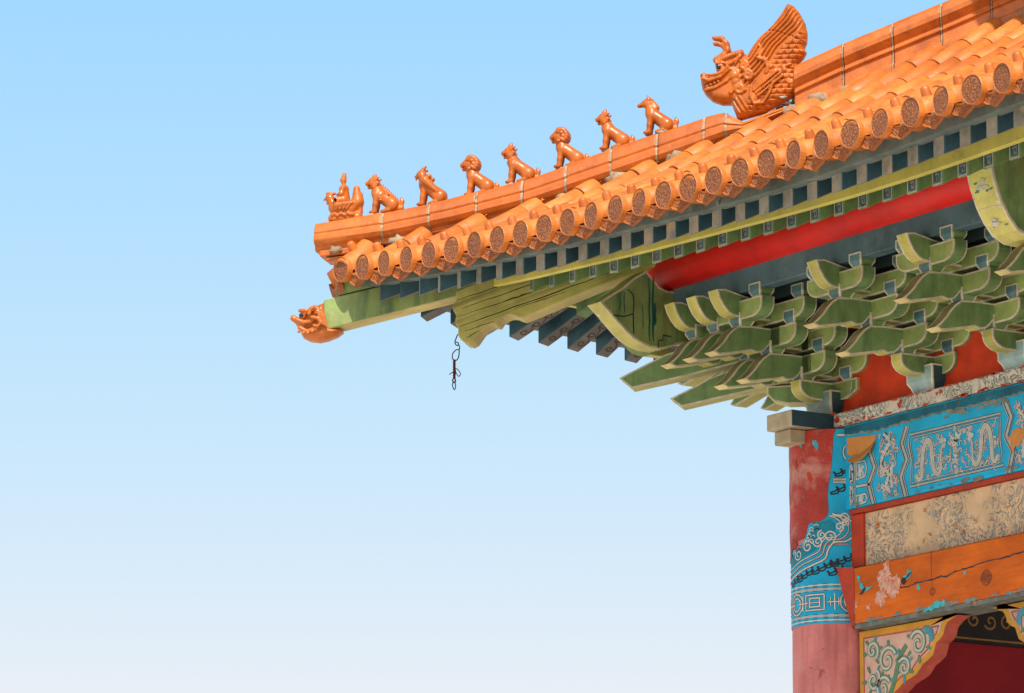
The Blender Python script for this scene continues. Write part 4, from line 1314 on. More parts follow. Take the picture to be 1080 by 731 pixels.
# dull strip along the top in darker teal, with a ragged grey-green lower edge
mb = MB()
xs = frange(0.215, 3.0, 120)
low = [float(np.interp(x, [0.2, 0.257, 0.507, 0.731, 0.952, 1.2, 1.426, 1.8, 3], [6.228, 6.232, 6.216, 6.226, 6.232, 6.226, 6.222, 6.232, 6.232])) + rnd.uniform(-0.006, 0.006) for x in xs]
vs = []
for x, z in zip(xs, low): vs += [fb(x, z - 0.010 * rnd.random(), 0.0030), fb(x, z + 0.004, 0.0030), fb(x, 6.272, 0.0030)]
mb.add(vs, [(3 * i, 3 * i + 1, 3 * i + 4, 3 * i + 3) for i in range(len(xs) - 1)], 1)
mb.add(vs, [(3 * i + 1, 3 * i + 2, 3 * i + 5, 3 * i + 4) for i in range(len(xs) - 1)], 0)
for k in range(16):
    x = rnd.uniform(0.9, 1.6); blob(mb, (x, 6.205 + rnd.uniform(-0.01, 0.02)), rnd.uniform(0.012, 0.045), fb, 0.0032 + k * .0001, 1, rnd, asp=0.3, ang=0)
for k in range(14):
    x = rnd.uniform(0.3, 2.0); blob(mb, (x, 5.85 + rnd.uniform(-0.006, 0.012)), rnd.uniform(0.012, 0.04), fb, 0.0032 + k * .0001, 1, rnd, asp=0.35, ang=0)
mb.build("dull_teal_strip", [M['bluedark'], M['greyedge']], ub)
# lifted flap of paint at the column end with bare wood behind
mb = MB()
mb.add([fb(a, b, 0.004) for a, b in [(0.241, 6.215), (0.492, 6.197), (0.468, 6.153), (0.40, 6.13), (0.338, 6.10), (0.24, 6.128)]], [(0, 1, 2, 3, 4, 5)], 0)
mb.build("bare_wood_patch", M['rawwood'], ub)
mb = MB()
e = [(0.485, 6.165), (0.42, 6.135), (0.36, 6.115), (0.30, 6.12)]
g = [(0.47, 6.115, .03), (0.41, 6.075, .045), (0.345, 6.07, .04), (0.265, 6.085, .03)]
vs = [fb(a, b, 0.006) for a, b in e] + [fb(a, b, o_ * 1.0) for a, b, o_ in g]
mb.add(vs, [(0, 1, 5, 4), (1, 2, 6, 5), (2, 3, 7, 6)])
o = mb.build("peeling_flap", M['rawwood'], ub)
sd = o.modifiers.new("thick", 'SOLIDIFY'); sd.thickness = 0.003
mb = MB(); rnd = random.Random(9)
for (x, z, r_) in ((1.63, 6.0, 0.05), (1.68, 6.02, 0.04)):
    blob(mb, (x, z), r_, fb, 0.004 + rnd.random() * .0004, 0, rnd, n=12, sq=0.4)
mb.build("bare_wood_patch", M['rawwood'], ub)
# flakes standing off the tan board
mb = MB(); rnd = random.Random(31)
ft = lambda a, b, off: (a, -0.062 - off, b)
for k in range(46):
    x, z = rnd.uniform(0.36, 2.3), rnd.uniform(5.56, 5.79)
    l, h_ = rnd.uniform(0.015, 0.05), rnd.uniform(0.004, 0.014)
    a = rnd.uniform(-0.5, 0.9)
    dx, dz = l * math.cos(a), l * math.sin(a)
    mb.add([ft(x, z, 0.001), ft(x + dx, z + dz, 0.001), ft(x + dx * 0.6 - dz * 0.3, z + dz * 0.6 + h_, rnd.uniform(0.008, 0.02))], [(0, 1, 2)], rnd.choice((0, 0, 1)))
    mb.add([ft(x, z - 0.002, 0.0008), ft(x + dx, z + dz - 0.002, 0.0008), ft(x + dx * 0.5, z + dz * 0.5 - h_ * 0.7, 0.0008)], [(0, 1, 2)], 2)
absorb(cb, mb.build("lacquer_flake", [M['tan'], M['rawwood'], M['edgered']], cb))

# ------------------------------------------------------------------ columns
CR = 0.237
def column(x, parent):
    prof = [(CR * 1.05, 0.92), (CR * 1.04, 2.5), (CR * 1.005, 4.8), (CR, 6.27), (CR * 0.7, 6.272)]
    n = 64; vs = []
    zz = [0.92] + frange(1.0, 6.27, 60)
    for z in zz:
        r = float(np.interp(z, [p_[1] for p_ in prof], [p_[0] for p_ in prof]))
        for k in range(n):
            w = 2 * math.pi * k / n
            rr = r + 0.0016 * math.sin(3 * w + z * 2.1) + 0.001 * math.sin(7 * w - z * 9)
            vs.append((x + rr * math.cos(w), rr * math.sin(w), z))
    fs = [(a * n + k, a * n + (k + 1) % n, (a + 1) * n + (k + 1) % n, (a + 1) * n + k) for a in range(len(zz) - 1) for k in range(n)]
    fs += [tuple(range(n)), tuple((len(zz) - 1) * n + k for k in range(n))]
    o = mk("column", vs, fs, [M['column']], None, parent, smooth=True)
    b = lathe([(0.02, 0.9), (0.42, 0.9), (0.42, 0.98), (0.36, 1.06), (0.29, 1.10), (0.1, 1.10)], 40, "column_base", [M['stone']], o, axis='Z')
    b.location = (x, 0, 0)
    return o
c1 = column(0, H); c1['label'] = "corner column with blue painted sleeve half peeled to red lacquer"
c2 = column(2.45, H); c3 = column(4.95, H)
# red lacquer showing where the sleeve has fallen off, and the sleeve itself with a ragged edge
BND = [(6.28, -37), (6.17, -39), (6.05, -43), (5.91, -47), (5.83, -45), (5.79, -50), (5.78, -60), (5.80, -69), (5.75, -75), (5.70, -79), (5.67, -90), (5.66, -104), (5.685, -112), (5.69, -135), (5.6, -150), (5.55, -200)]
def bound(z):
    if z < 5.655: return -400
    return float(np.interp(-z, [-b[0] for b in BND if True][:11], [b[1] for b in BND][:11]))
def cyl(r):
    return lambda a, b, off: ((r + off) * math.cos(a), (r + off) * math.sin(a), b)
rnd = random.Random(12)
zs = frange(5.245, 6.268, 110)
mb = MB()
nt_ = 70
grid = []
for z in zs:
    e = bound(z) + 4 * mnoise.noise((z * 8, 0, 0)) + 2 * mnoise.noise((z * 29, 3, 0)) + rnd.uniform(-0.4, 0.4)
    t0 = max(-165.0, e)
    grid.append([(R(t0 + (38 - t0) * k / nt_), z) for k in range(nt_ + 1)])
fc = cyl(CR + 0.004)
vs = [fc(a, b, 0.0) for row in grid for a, b in row]
mb.add(vs, [(i * (nt_ + 1) + k, i * (nt_ + 1) + k + 1, (i + 1) * (nt_ + 1) + k + 1, (i + 1) * (nt_ + 1) + k) for i in range(len(zs) - 1) for k in range(nt_)])
sl = mb.build("painted_sleeve", M['blue'], c1, smooth=True)
# peeled patch: slightly proud skin of red lacquer over the top left
mb = MB(); grid = []
for z in frange(5.60, 6.268, 80):
    lo = -215.0
    e = bound(max(z, 5.66)) + 4 * mnoise.noise((z * 8, 0, 0)) + 2 * mnoise.noise((z * 29, 3, 0)) - 0.5
    if z < 5.70: e = -118 + (z - 5.60) * 280 + 4 * math.sin(z * 120)
    grid.append([(R(lo + (e - lo) * k / 40), z) for k in range(41)])
fp = cyl(CR + 0.0075)
vs = [fp(a, b, 0.0012 * math.sin(a * 9 + b * 31)) for row in grid for a, b in row]
mb.add(vs, [(i * 41 + k, i * 41 + k + 1, (i + 1) * 41 + k + 1, (i + 1) * 41 + k) for i in range(len(grid) - 1) for k in range(40)])
mb.build("peeled_lacquer", M['peel'], c1, smooth=True)
# painted ornament on the sleeve, cut off at the peeled edge
mb = MB()
fcs = cyl(CR + 0.004)
def cline(pts, w, mi, off=0.0012, per=5, edge=True):
    """pts in (degrees, z)"""
    P = [Vector((R(a), b)) for a, b in pts]
    P = spline([(p.x, p.y) for p in P], per) if len(P) > 2 else [P[0].lerp(P[1], k / 14) for k in range(15)]
    run = []
    for p in list(P) + [None]:
        if p is not None and math.degrees(p.x) > bound(p.y) + 3:
            run.append((p.x * CR, p.y))
        else:
            if len(run) > 1:
                g_ = lambda a, b, off: fcs(a / CR, b, off)
                if edge: ribbon(mb, run, w + 0.006, g_, off, 2)
                ribbon(mb, run, w, g_, off + 0.0008, mi)
            run = []
for z in (5.262, 5.285, 5.425, 5.447): cline([(-160, z), (30, z)], 0.013 if z in (5.285, 5.425) else 0.008, 1 if z in (5.285, 5.425) else 0)
for z in (6.235, 6.0, 5.985): cline([(-45, z), (30, z)], 0.012, 1 if z < 6.1 else 0)
for cx_ in (-66, -128):
    for s in ((-13, 13, 5.318, 5.398), (-7, 7, 5.335, 5.38)):
        cline([(cx_ + s[0], s[2]), (cx_ + s[0] + 0.01, s[3])], 0.008, 0); cline([(cx_ + s[1], s[2]), (cx_ + s[1] + 0.01, s[3])], 0.008, 0)
        cline([(cx_ + s[0], s[2]), (cx_ + s[1], s[2])], 0.008, 0); cline([(cx_ + s[0], s[3]), (cx_ + s[1], s[3])], 0.008, 0)
    cline([(cx_ - 7, 5.357), (cx_ + 7, 5.357)], 0.006, 0)
for cx_ in (-20, -97):
    for r_ in (13, 8):
        cline([(cx_ + r_ * math.cos(w), 5.357 + r_ * 0.0042 * math.sin(w)) for w in frange(0, 6.28, 12)], 0.008, 0)
for cx_ in (-40, -84, -110):
    cline([(cx_, 5.315), (cx_, 5.40)], 0.008, 0); cline([(cx_ - 9, 5.357), (cx_ + 9, 5.357)], 0.007, 0)
    for d in (-5, 5): cline([(cx_ + d, 5.335), (cx_ + d, 5.38)], 0.006, 0)
# quatrefoil cartouche: nested lines round a green field
quat = [(-43.6, 5.891), (-41.3, 5.82), (-26.5, 5.805), (-14.7, 5.761), (-14.9, 5.712), (-24.4, 5.675), (-39.3, 5.668), (-46.9, 5.633), (-51.1, 5.585), (-65.6, 5.558), (-84.9, 5.534), (-112, 5.497), (-135, 5.487)]
cx_, cz_ = -88, 5.78
for s, w, mi in ((1.0, 0.009, 0), (0.89, 0.008, 1), (0.79, 0.006, 0)):
    cline([(cx_ + (a - cx_) * s, cz_ + (b - cz_) * s) for a, b in quat], w, mi, 0.0016)
P = spline([(a, b) for a, b in quat], 6)
fan_c = [(cx_ + (p_.x - cx_) * 0.68, cz_ + (p_.y - cz_) * 0.74) for p_ in P]
vs, fs = [], []
for k in range(len(fan_c)):
    for t in frange(0.12, 1, 6):
        a, b = cx_ + (fan_c[k][0] - cx_) * t, cz_ + (fan_c[k][1] - cz_) * t
        vs.append((a, b))
for k in range(len(fan_c) - 1):
    for j in range(6):
        q = (k * 7 + j, k * 7 + j + 1, (k + 1) * 7 + j + 1, (k + 1) * 7 + j)
        if all(vs[i][0] > bound(vs[i][1]) + 2 for i in q): fs.append(q)
used = sorted({i for f in fs for i in f}); mp = {o_: n_ for n_, o_ in enumerate(used)}
if fs: mb.add([fcs(R(vs[i][0]), vs[i][1], 0.0009) for i in used], [tuple(mp[i] for i in f) for f in fs], 3)
for (a, b, r_) in ((-27, 5.80, 7), (-33, 5.75, 6), (-45, 5.70, 8), (-60, 5.675, 7), (-75, 5.655, 8), (-92, 5.62, 8), (-26, 5.77, 5), (-55, 5.71, 6)):
    cline([(a + r_ * (1 - t * 0.8) * math.cos(t * 9 + a), b + r_ * 0.0042 * (1 - t * 0.8) * math.sin(t * 9 + a)) for t in frange(0, 1, 10)], 0.007, 0, 0.002, edge=False)
# scale work near the torn edge and dark cloud strokes
for k in range(46):
    a = rnd.uniform(-105, -60); b = 5.60 + (a + 105) * 0.0022 + rnd.uniform(0.0, 0.07)
    cline([(a + 3.2 * math.cos(w), b + 0.011 * math.sin(w)) for w in frange(0.2, 3.0, 5)], 0.005, rnd.choice((0, 0, 2)), 0.0021, 2, False)
for (a0, b0, n_) in ((-33, 5.94, 9), (-30, 6.03, 7), (-30, 5.565, 12), (-52, 5.535, 14), (-80, 5.50, 12), (-38, 5.51, 8), (-100, 5.48, 10)):
    for q_ in range(2):
        pts = [(a0 - n_ * 1.3 + i * 1.3 * 2 + 3.0 * math.cos(i * 1.9 + q_), b0 + q_ * 0.016 + 0.010 * math.sin(i * 1.9 + q_) - (i - n_ / 2) * (-0.0045)) for i in range(n_)]
        cline(pts, 0.008, 2, 0.0012, 5, False)
for r_ in (15, 10, 5):
    cline([(-12 + r_ * math.cos(w), 6.145 + r_ * 0.0042 * math.sin(w)) for w in frange(0.8, 5.5, 12)], 0.007, 0)
mb.build("painted_scroll", [M['white'], M['grey'], M['black'], M['fieldblue']], sl)
# torn strips and chips on the lacquer
mb = MB()
fx = cyl(CR + 0.009)
for (a, b, mi) in ((-85, 6.21, 0), (-62, 6.19, 0), (-70, 6.02, 1), (-96, 6.1, 1)):
    blob(mb, (R(a) * CR, b), 0.012, lambda p_, q, off: fx(p_ / CR, q, off), 0.0005, mi, rnd, asp=2.2, ang=0.3)
mb.build("paint_chip", [M['turq'], M['redline']], c1)

# ------------------------------------------------------------------ carved corbels under the lintel
CORB = [(0.262, 5.195), (1.085, 5.188), (1.05, 5.178), (1.0, 5.160), (0.978, 5.135), (0.968, 5.105), (0.94, 5.082), (0.905, 5.068), (0.893, 5.04), (0.878, 5.008), (0.835, 4.985), (0.79, 4.968), (0.765, 4.945), (0.74, 4.925), (0.70, 4.912), (0.66, 4.902), (0.62, 4.888),
        (0.585, 4.868), (0.545, 4.848), (0.50, 4.80), (0.44, 4.70), (0.38, 4.62), (0.262, 4.60)]
def corbel(mx):
    pts = [(mx(x), z) for x, z in CORB]
    o = profile("corbel", pts, -0.055, 0.03, [M['pinkfield'], M['edgered'], M['yellow']], H, outline=0.034, plane='XZ', rim_outline=False)
    mb = MB(); rnd = random.Random(8)
    f = lambda a, b, off: (mx(a), -0.055 - off, b)
    inner = [(0.30, 5.158), (0.93, 5.148), (0.905, 5.11), (0.862, 5.094), (0.845, 5.045), (0.76, 5.00), (0.70, 4.95), (0.60, 4.92), (0.53, 4.88), (0.46, 4.80), (0.38, 4.67), (0.30, 4.65)]
    ribbon(mb, inner, 0.008, f, 0.0008, 3, True)
    stem = spline([(0.44, 4.66), (0.50, 4.80), (0.56, 4.92), (0.60, 5.02), (0.66, 5.08)], 8)
    ribbon(mb, [(p_.x, p_.y) for p_ in stem], [0.03] * len(stem), f, 0.002, 1)
    for (cx, cy, r_, a0, sg, mi) in ((0.76, 5.08, 0.06, 2.6, -1, 0), (0.50, 5.02, 0.065, 0.4, 1, 0), (0.375, 5.085, 0.045, -1.0, 1, 0), (0.46, 4.88, 0.055, 0.5, 1, 0), (0.38, 4.93, 0.05, 1.0, -1, 2), (0.64, 4.97, 0.045, 2.5, -1, 0), (0.36, 4.77, 0.05, 0.8, 1, 0)):
        r_ *= 1.15; sp = spiral(cx, cy, r_, 1.4, a0, 26, 0.1, sg)
        ribbon(mb, sp, [0.030 * (1 - 0.5 * i / 26) for i in range(27)], f, 0.002, 1 if r_ > 0.05 else 2)
        ribbon(mb, sp, [0.015 * (1 - 0.5 * i / 26) for i in range(27)], f, 0.003, 0)
        for k in range(5):
            a = a0 + k * 1.1
            blob(mb, (cx + r_ * 1.3 * math.cos(a), cy + r_ * 1.2 * math.sin(a)), 0.02, f, 0.0015 + k * 0.0002, rnd.choice((1, 1, 2)), rnd, n=7, asp=0.5, ang=a)
    for k in range(8):
        a = 0.25 * k
        blob(mb, (0.83 + 0.04 * math.cos(a), 5.10 + 0.05 * math.sin(a) - 0.01), 0.024, f, 0.0022 + .0002 * k, 2, rnd, n=7, asp=0.4, ang=a + 0.5)
    w = mb.build("carved_scroll", [M['white'], M['leaf'], M['leafblue'], M['edgered']], o)
    sd = w.modifiers.new("relief", 'SOLIDIFY'); sd.thickness = 0.004; sd.offset = 0
    return o
k1 = corbel(lambda x: x)
k2 = corbel(lambda x: 2.45 - x)

# ------------------------------------------------------------------ walls and the dark interior
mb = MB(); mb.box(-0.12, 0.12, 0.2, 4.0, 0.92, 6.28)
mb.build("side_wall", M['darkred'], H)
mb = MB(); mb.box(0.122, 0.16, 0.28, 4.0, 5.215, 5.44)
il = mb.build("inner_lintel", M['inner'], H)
mb = MB(); rnd = random.Random(2)
fi = lambda a, b, off: (0.16 + off, a, b)
for k in range(26):
    y = 0.45 + k * 0.11
    ribbon(mb, spiral(y, 5.33 + rnd.uniform(-0.02, 0.02), 0.045, 1.2, rnd.uniform(0, 6), 16), 0.012, fi, 0.002, 0)
ribbon(mb, [(0.3, 5.235), (3.9, 5.235)], 0.01, fi, 0.002, 0); ribbon(mb, [(0.3, 5.42), (3.9, 5.42)], 0.01, fi, 0.002, 0)
mb.build("gilt_scroll", M['gold'], il)
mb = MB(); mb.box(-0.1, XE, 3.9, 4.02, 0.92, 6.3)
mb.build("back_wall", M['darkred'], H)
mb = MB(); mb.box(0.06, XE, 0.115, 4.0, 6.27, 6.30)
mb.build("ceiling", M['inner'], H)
# upper storey, its eave throws the shade on the upper ridge
mb = MB(); mb.box(1.2, XE, 1.2, 4.2, 7.5, 11.1)
mb.build("upper_wall", M['darkred'], H)
mb = MB()
mb.add([(-0.2, -0.24, 10.52), (XE, -0.24, 10.52), (XE, 2.6, 11.9), (2.6, 2.6, 11.9), (-0.2, 5.3, 10.52)], [(0, 1, 2, 3), (0, 3, 4)])
o = mb.build("upper_roof", M['tile'], H)
sd = o.modifiers.new("thick", 'SOLIDIFY'); sd.thickness = 0.14

# ------------------------------------------------------------------ glazed figures, grown from distance fields
def nets(vals, org, h):
    """surface nets: numpy grid -> verts, quads (negative inside)"""
    s = vals < 0
    nx, ny, nz = vals.shape
    cs = np.zeros((nx - 1, ny - 1, nz - 1), np.int8)
    for i in (0, 1):
        for j in (0, 1):
            for k in (0, 1):
                cs += s[i:nx - 1 + i, j:ny - 1 + j, k:nz - 1 + k]
    act = (cs > 0) & (cs < 8)
    idx = np.full(act.shape, -1, np.int64)
    A = np.argwhere(act)
    idx[act] = np.arange(len(A))
    P = np.zeros((len(A), 3)); Cn = np.zeros(len(A))
    corners = [(i, j, k) for i in (0, 1) for j in (0, 1) for k in (0, 1)]
    for a in range(8):
        for b in range(a + 1, 8):
            ca, cb = np.array(corners[a]), np.array(corners[b])
            if abs(ca - cb).sum() != 1: continue
            va = vals[A[:, 0] + ca[0], A[:, 1] + ca[1], A[:, 2] + ca[2]]
            vb = vals[A[:, 0] + cb[0], A[:, 1] + cb[1], A[:, 2] + cb[2]]
            m = (va < 0) != (vb < 0)
            t = np.where(m, va / np.where(m, va - vb, 1), 0)
            P[m] += (ca + (cb - ca) * t[:, None])[m]
            Cn[m] += 1
    V = (A + P / Cn[:, None]) * h + np.array(org)
    F = []
    for ax in range(3):
        o1, o2 = [(1, 2), (2, 0), (0, 1)][ax]
        d = [0, 0, 0]; d[ax] = 1
        sl0 = tuple(slice(0, n - d[q]) for q, n in enumerate(vals.shape))
        sl1 = tuple(slice(d[q], n) for q, n in enumerate(vals.shape))
        ch = s[sl0] != s[sl1]
        E = np.argwhere(ch)
        E = E[(E[:, o1] > 0) & (E[:, o2] > 0) & (E[:, o1] < vals.shape[o1] - 1) & (E[:, o2] < vals.shape[o2] - 1)]
        q = []
        for (da, db) in ((-1, -1), (0, -1), (0, 0), (-1, 0)):
            e = E.copy(); e[:, o1] += da; e[:, o2] += db
            q.append(idx[e[:, 0], e[:, 1], e[:, 2]])
        Q = np.stack(q, 1)
        flip = ~s[E[:, 0], E[:, 1], E[:, 2]]
        Q[flip] = Q[flip][:, ::-1]
        F.append(Q)
    return V, np.concatenate(F)

class Field:
    def __init__(self, lo, hi, h):
        self.lo, self.h = lo, h
        n = [int((b - a) / h) + 1 for a, b in zip(lo, hi)]
        g = [lo[i] + h * np.arange(n[i]) for i in range(3)]
        self.X, self.Y, self.Z = np.meshgrid(*g, indexing='ij')
        self.d = np.full(self.X.shape, 1.0)
    def join(self, e, k=0.012):
        if k <= 0: self.d = np.minimum(self.d, e); return
        hh = np.clip(0.5 + 0.5 * (self.d - e) / k, 0, 1)
        self.d = self.d * (1 - hh) + e * hh - k * hh * (1 - hh)
    def cut(self, e, k=0.006):
        hh = np.clip(0.5 - 0.5 * (self.d + e) / k, 0, 1)
        self.d = self.d * (1 - hh) - e * hh + k * hh * (1 - hh)
    def ball(self, c, r):
        r = (r, r, r) if isinstance(r, (int, float)) else r
        q = np.sqrt(((self.X - c[0]) / r[0]) ** 2 + ((self.Y - c[1]) / r[1]) ** 2 + ((self.Z - c[2]) / r[2]) ** 2)
        return (q - 1) * min(r)
    def cap(self, a, b, ra, rb):
        ba = [b[i] - a[i] for i in range(3)]
        L = sum(x * x for x in ba) or 1e-9
        t = np.clip(((self.X - a[0]) * ba[0] + (self.Y - a[1]) * ba[1] + (self.Z - a[2]) * ba[2]) / L, 0, 1)
        return np.sqrt((self.X - a[0] - t * ba[0]) ** 2 + (self.Y - a[1] - t * ba[1]) ** 2 + (self.Z - a[2] - t * ba[2]) ** 2) - (ra + (rb - ra) * t)
    def chain(self, pts, rs, k=0.008, cut=False):
        for i in range(len(pts) - 1):
            e = self.cap(pts[i], pts[i + 1], rs[i], rs[i + 1])
            if cut: self.cut(e, k)
            else: self.join(e, k)
    def both(self, fn):
        for s in (-1, 1): fn(s)
    def mesh(self, name, mats, parent=None, smooth_it=1):
        V, F = nets(self.d, self.lo, self.h)
        o = mk(name, V.tolist(), F.tolist(), mats, None, parent, smooth=True, fix=False)
        return o

FACE = Matrix.Rotation(R(45), 4, 'Z')       # local +x runs inwards along the hip, figures look towards -x

def beast(name, x, zb, label, kind, cat="roof beast", grp="glazed beasts in file on the hip ridge"):
    root = empty(name, (x, x, zb))
    root.rotation_euler = (0, 0, R(45))
    tag(root, label, cat, grp)
    root.scale = (1.08, 1.15, 1.06) if kind == "rider" else (1.07, 1.2, 1.03)
    f = Field((-0.14, -0.07, -0.02), (0.13, 0.07, 0.26), 0.0034)
    B = lambda c, r, k=0.012: f.join(f.ball(c, r), k)
    Cc = lambda a, b, ra, rb, k=0.012: f.join(f.cap(a, b, ra, rb), k)
    if kind != 'rider':
        slim = kind in ('phoenix',)
        lean = 0.0
        # trunk from chest to rump
        Cc((-0.028, 0, 0.108), (0.046, 0, 0.048), 0.031, 0.037, 0.02)
        B((-0.034, 0, 0.108), (0.028, 0.028, 0.034))
        Cc((-0.032, 0, 0.12), (-0.046, 0, 0.155), 0.027, 0.023, 0.015)
        for s in (-1, 1):
            Cc((-0.034, s * 0.017, 0.095), (-0.040, s * 0.020, 0.045), 0.019, 0.0125)
            Cc((-0.040, s * 0.020, 0.045), (-0.044, s * 0.020, 0.008), 0.0125, 0.0135)
            B((-0.056, s * 0.020, 0.006), (0.017, 0.013, 0.010), 0.006)
            B((0.044, s * 0.024, 0.040), (0.031, 0.018, 0.034), 0.01)
            Cc((0.03, s * 0.028, 0.012), (-0.002, s * 0.028, 0.006), 0.013, 0.010, 0.006)
        head = (-0.052, 0, 0.170)
        if kind in ('lion', 'biglion'):
            B(head, (0.034, 0.031, 0.033))
            Cc((-0.066, 0, 0.168), (-0.082, 0, 0.166), 0.020, 0.015)
            Cc((-0.062, 0, 0.150), (-0.077, 0, 0.144), 0.014, 0.010, 0.005)
            f.cut(f.cap((-0.074, -0.03, 0.154), (-0.074, 0.03, 0.154), 0.004, 0.004), 0.003)
            for a in range(9):
                w = -0.9 + a * 0.42
                for s in (-1, 0, 1):
                    B((-0.038 + 0.033 * math.sin(w) * (1 if w > 0 else 0.5), s * 0.022, 0.170 + 0.034 * math.cos(w)), 0.0145, 0.003)
            for s in (-1, 1):
                for (mx, mz) in ((-0.030, 0.150), (-0.022, 0.166), (-0.030, 0.184), (-0.045, 0.140)): B((mx, s * 0.027, mz), 0.011, 0.004)
                B((-0.073, s * 0.014, 0.180), 0.007, 0.004)
        elif kind in ('crest', 'crestcollar', 'dragon'):
            B(head, (0.031, 0.027, 0.031))
            Cc((-0.064, 0, 0.166), (-0.083, 0, 0.163), 0.018, 0.0125)
            B((-0.089, 0, 0.168), 0.009, 0.005)
            Cc((-0.060, 0, 0.150), (-0.078, 0, 0.143), 0.012, 0.008, 0.004)
            f.cut(f.cap((-0.078, -0.03, 0.153), (-0.066, 0.03, 0.153), 0.0045, 0.0045), 0.003)
            Cc((-0.048, 0, 0.190), (-0.044, 0, 0.218 if kind != 'dragon' else 0.212), 0.014, 0.006, 0.008)
            B((-0.052, 0, 0.205), 0.009, 0.005)
            for s in (-1, 1):
                Cc((-0.040, s * 0.02, 0.180), (-0.022, s * 0.024, 0.192), 0.010, 0.005, 0.006)
                B((-0.070, s * 0.013, 0.178), 0.0065, 0.003)
                for (mx, mz) in ((-0.036, 0.150), (-0.028, 0.162), (-0.045, 0.142)): B((mx, s * 0.022, mz), 0.010, 0.004)
            if kind == 'crestcollar':
                for a in range(10):
                    w = a * 0.628
                    B((-0.038 + 0.022 * math.cos(w), 0.026 * math.sin(w), 0.122 + 0.010 * math.cos(w)), 0.009, 0.003)
            if kind == 'dragon':
                for a in range(8):
                    t = a / 7
                    Cc((-0.012 + 0.075 * t, 0, 0.140 - 0.072 * t), (-0.004 + 0.075 * t, 0, 0.156 - 0.072 * t), 0.008, 0.004, 0.003)
                for a in range(26):
                    B((-0.02 + 0.055 * random.random(), random.choice((-1, 1)) * 0.030, 0.06 + 0.05 * random.random()), 0.0055, 0.002)
        elif kind == 'phoenix':
            B(head, (0.024, 0.02, 0.024))
            Cc((-0.066, 0, 0.166), (-0.086, 0, 0.160), 0.013, 0.004, 0.006)
            Cc((-0.078, 0, 0.154), (-0.079, 0, 0.140), 0.007, 0.003, 0.004)
            Cc((-0.050, 0, 0.188), (-0.030, 0, 0.212), 0.010, 0.006, 0.006)
            B((-0.042, 0, 0.200), 0.009, 0.004); B((-0.024, 0, 0.19), 0.008, 0.004)
            for s in (-1, 1):
                Cc((-0.026, s * 0.030, 0.128), (0.040, s * 0.034, 0.066), 0.026, 0.010, 0.004)
                B((-0.004, s * 0.034, 0.150), 0.014, 0.004)
                Cc((-0.018, s * 0.030, 0.112), (0.044, s * 0.030, 0.070), 0.009, 0.005, 0.004)
                B((-0.070, s * 0.012, 0.174), 0.005, 0.003)
            B((-0.012, 0, 0.150), 0.012, 0.006)
        elif kind == 'horse':
            B(head, (0.025, 0.021, 0.023))
            Cc((-0.062, 0, 0.166), (-0.096, 0, 0.156), 0.018, 0.011)
            f.cut(f.cap((-0.098, -0.03, 0.150), (-0.080, 0.0, 0.150), 0.003, 0.003), 0.003)
            for s in (-1, 1):
                Cc((-0.046, s * 0.012, 0.184), (-0.050, s * 0.012, 0.207), 0.011, 0.004, 0.006)
                B((-0.066, s * 0.016, 0.174), 0.005, 0.003)
            Cc((-0.036, 0, 0.18), (-0.01, 0, 0.140), 0.014, 0.018, 0.008)
        if kind != 'phoenix':
            tip = {'dragon': 0.085, 'lion': 0.068, 'biglion': 0.072, 'crest': 0.076, 'crestcollar': 0.082, 'horse': 0.088}[kind]
            Cc((0.062, 0, 0.018), (0.090, 0, 0.024), 0.014, 0.013); Cc((0.092, 0, 0.026), (0.090, 0, tip - 0.004), 0.013, 0.005, 0.004); B((0.094, 0, tip * 0.7), (0.014, 0.009, 0.018), 0.004)
        else:
            Cc((0.055, 0, 0.035), (0.090, 0, 0.006), 0.016, 0.009)
        f.join(f.ball((0.005, 0, -0.012), (0.09, 0.036, 0.014)), 0.004) if False else None
        o = f.mesh("glazed_body", M['figure'], root)
        eyes = MB()
        # mortar bed
        mb = MB(); rnd = random.Random(int(abs(x) * 1000))
        for k in range(7):
            lump(mb, (rnd.uniform(-0.065, 0.07), rnd.uniform(-0.022, 0.022), -0.004 + rnd.uniform(-0.004, 0.003)), rnd.uniform(0.014, 0.024), rnd, 1.4, 1.2, 0.6)
        b = mb.build("mortar_bed", M['mortar'], root, smooth=True)
        sl_ = (hip_top(x + 0.06) - hip_top(x - 0.06)) / 0.12 / 1.414
        b.rotation_euler = (0, -math.atan(sl_), 0)
    else:
        f2 = f
        # the hen
        B((-0.010, 0, 0.050), (0.066, 0.036, 0.040), 0.012)
        Cc((-0.050, 0, 0.06), (-0.068, 0, 0.100), 0.026, 0.019)
        B((-0.074, 0, 0.112), (0.021, 0.018, 0.019), 0.008)
        Cc((-0.088, 0, 0.108), (-0.106, 0, 0.098), 0.010, 0.003, 0.005)
        Cc((-0.084, 0, 0.095), (-0.086, 0, 0.078), 0.008, 0.005, 0.004)
        for k in range(4): B((-0.086 + 0.012 * k, 0, 0.132 + 0.003 * math.sin(k * 2)), 0.0085, 0.003)
        Cc((0.035, 0, 0.045), (0.072, 0, 0.080), 0.036, 0.030, 0.015)
        Cc((0.070, 0, 0.080), (0.066, 0, 0.150), 0.030, 0.017, 0.012)
        Cc((0.085, 0, 0.030), (0.088, 0, 0.120), 0.014, 0.010, 0.010)
        for s in (-1, 1):
            Cc((-0.030, s * 0.034, 0.060), (0.050, s * 0.032, 0.072), 0.018, 0.010, 0.006)
            for k in range(4): Cc((-0.030 + 0.018 * k, s * 0.040, 0.040), (-0.010 + 0.018 * k, s * 0.038, 0.066), 0.006, 0.005, 0.003)
            B((-0.082, s * 0.015, 0.117), 0.004, 0.002)
        Cc((-0.050, 0, 0.0), (0.070, 0, 0.0), 0.030, 0.030, 0.010)
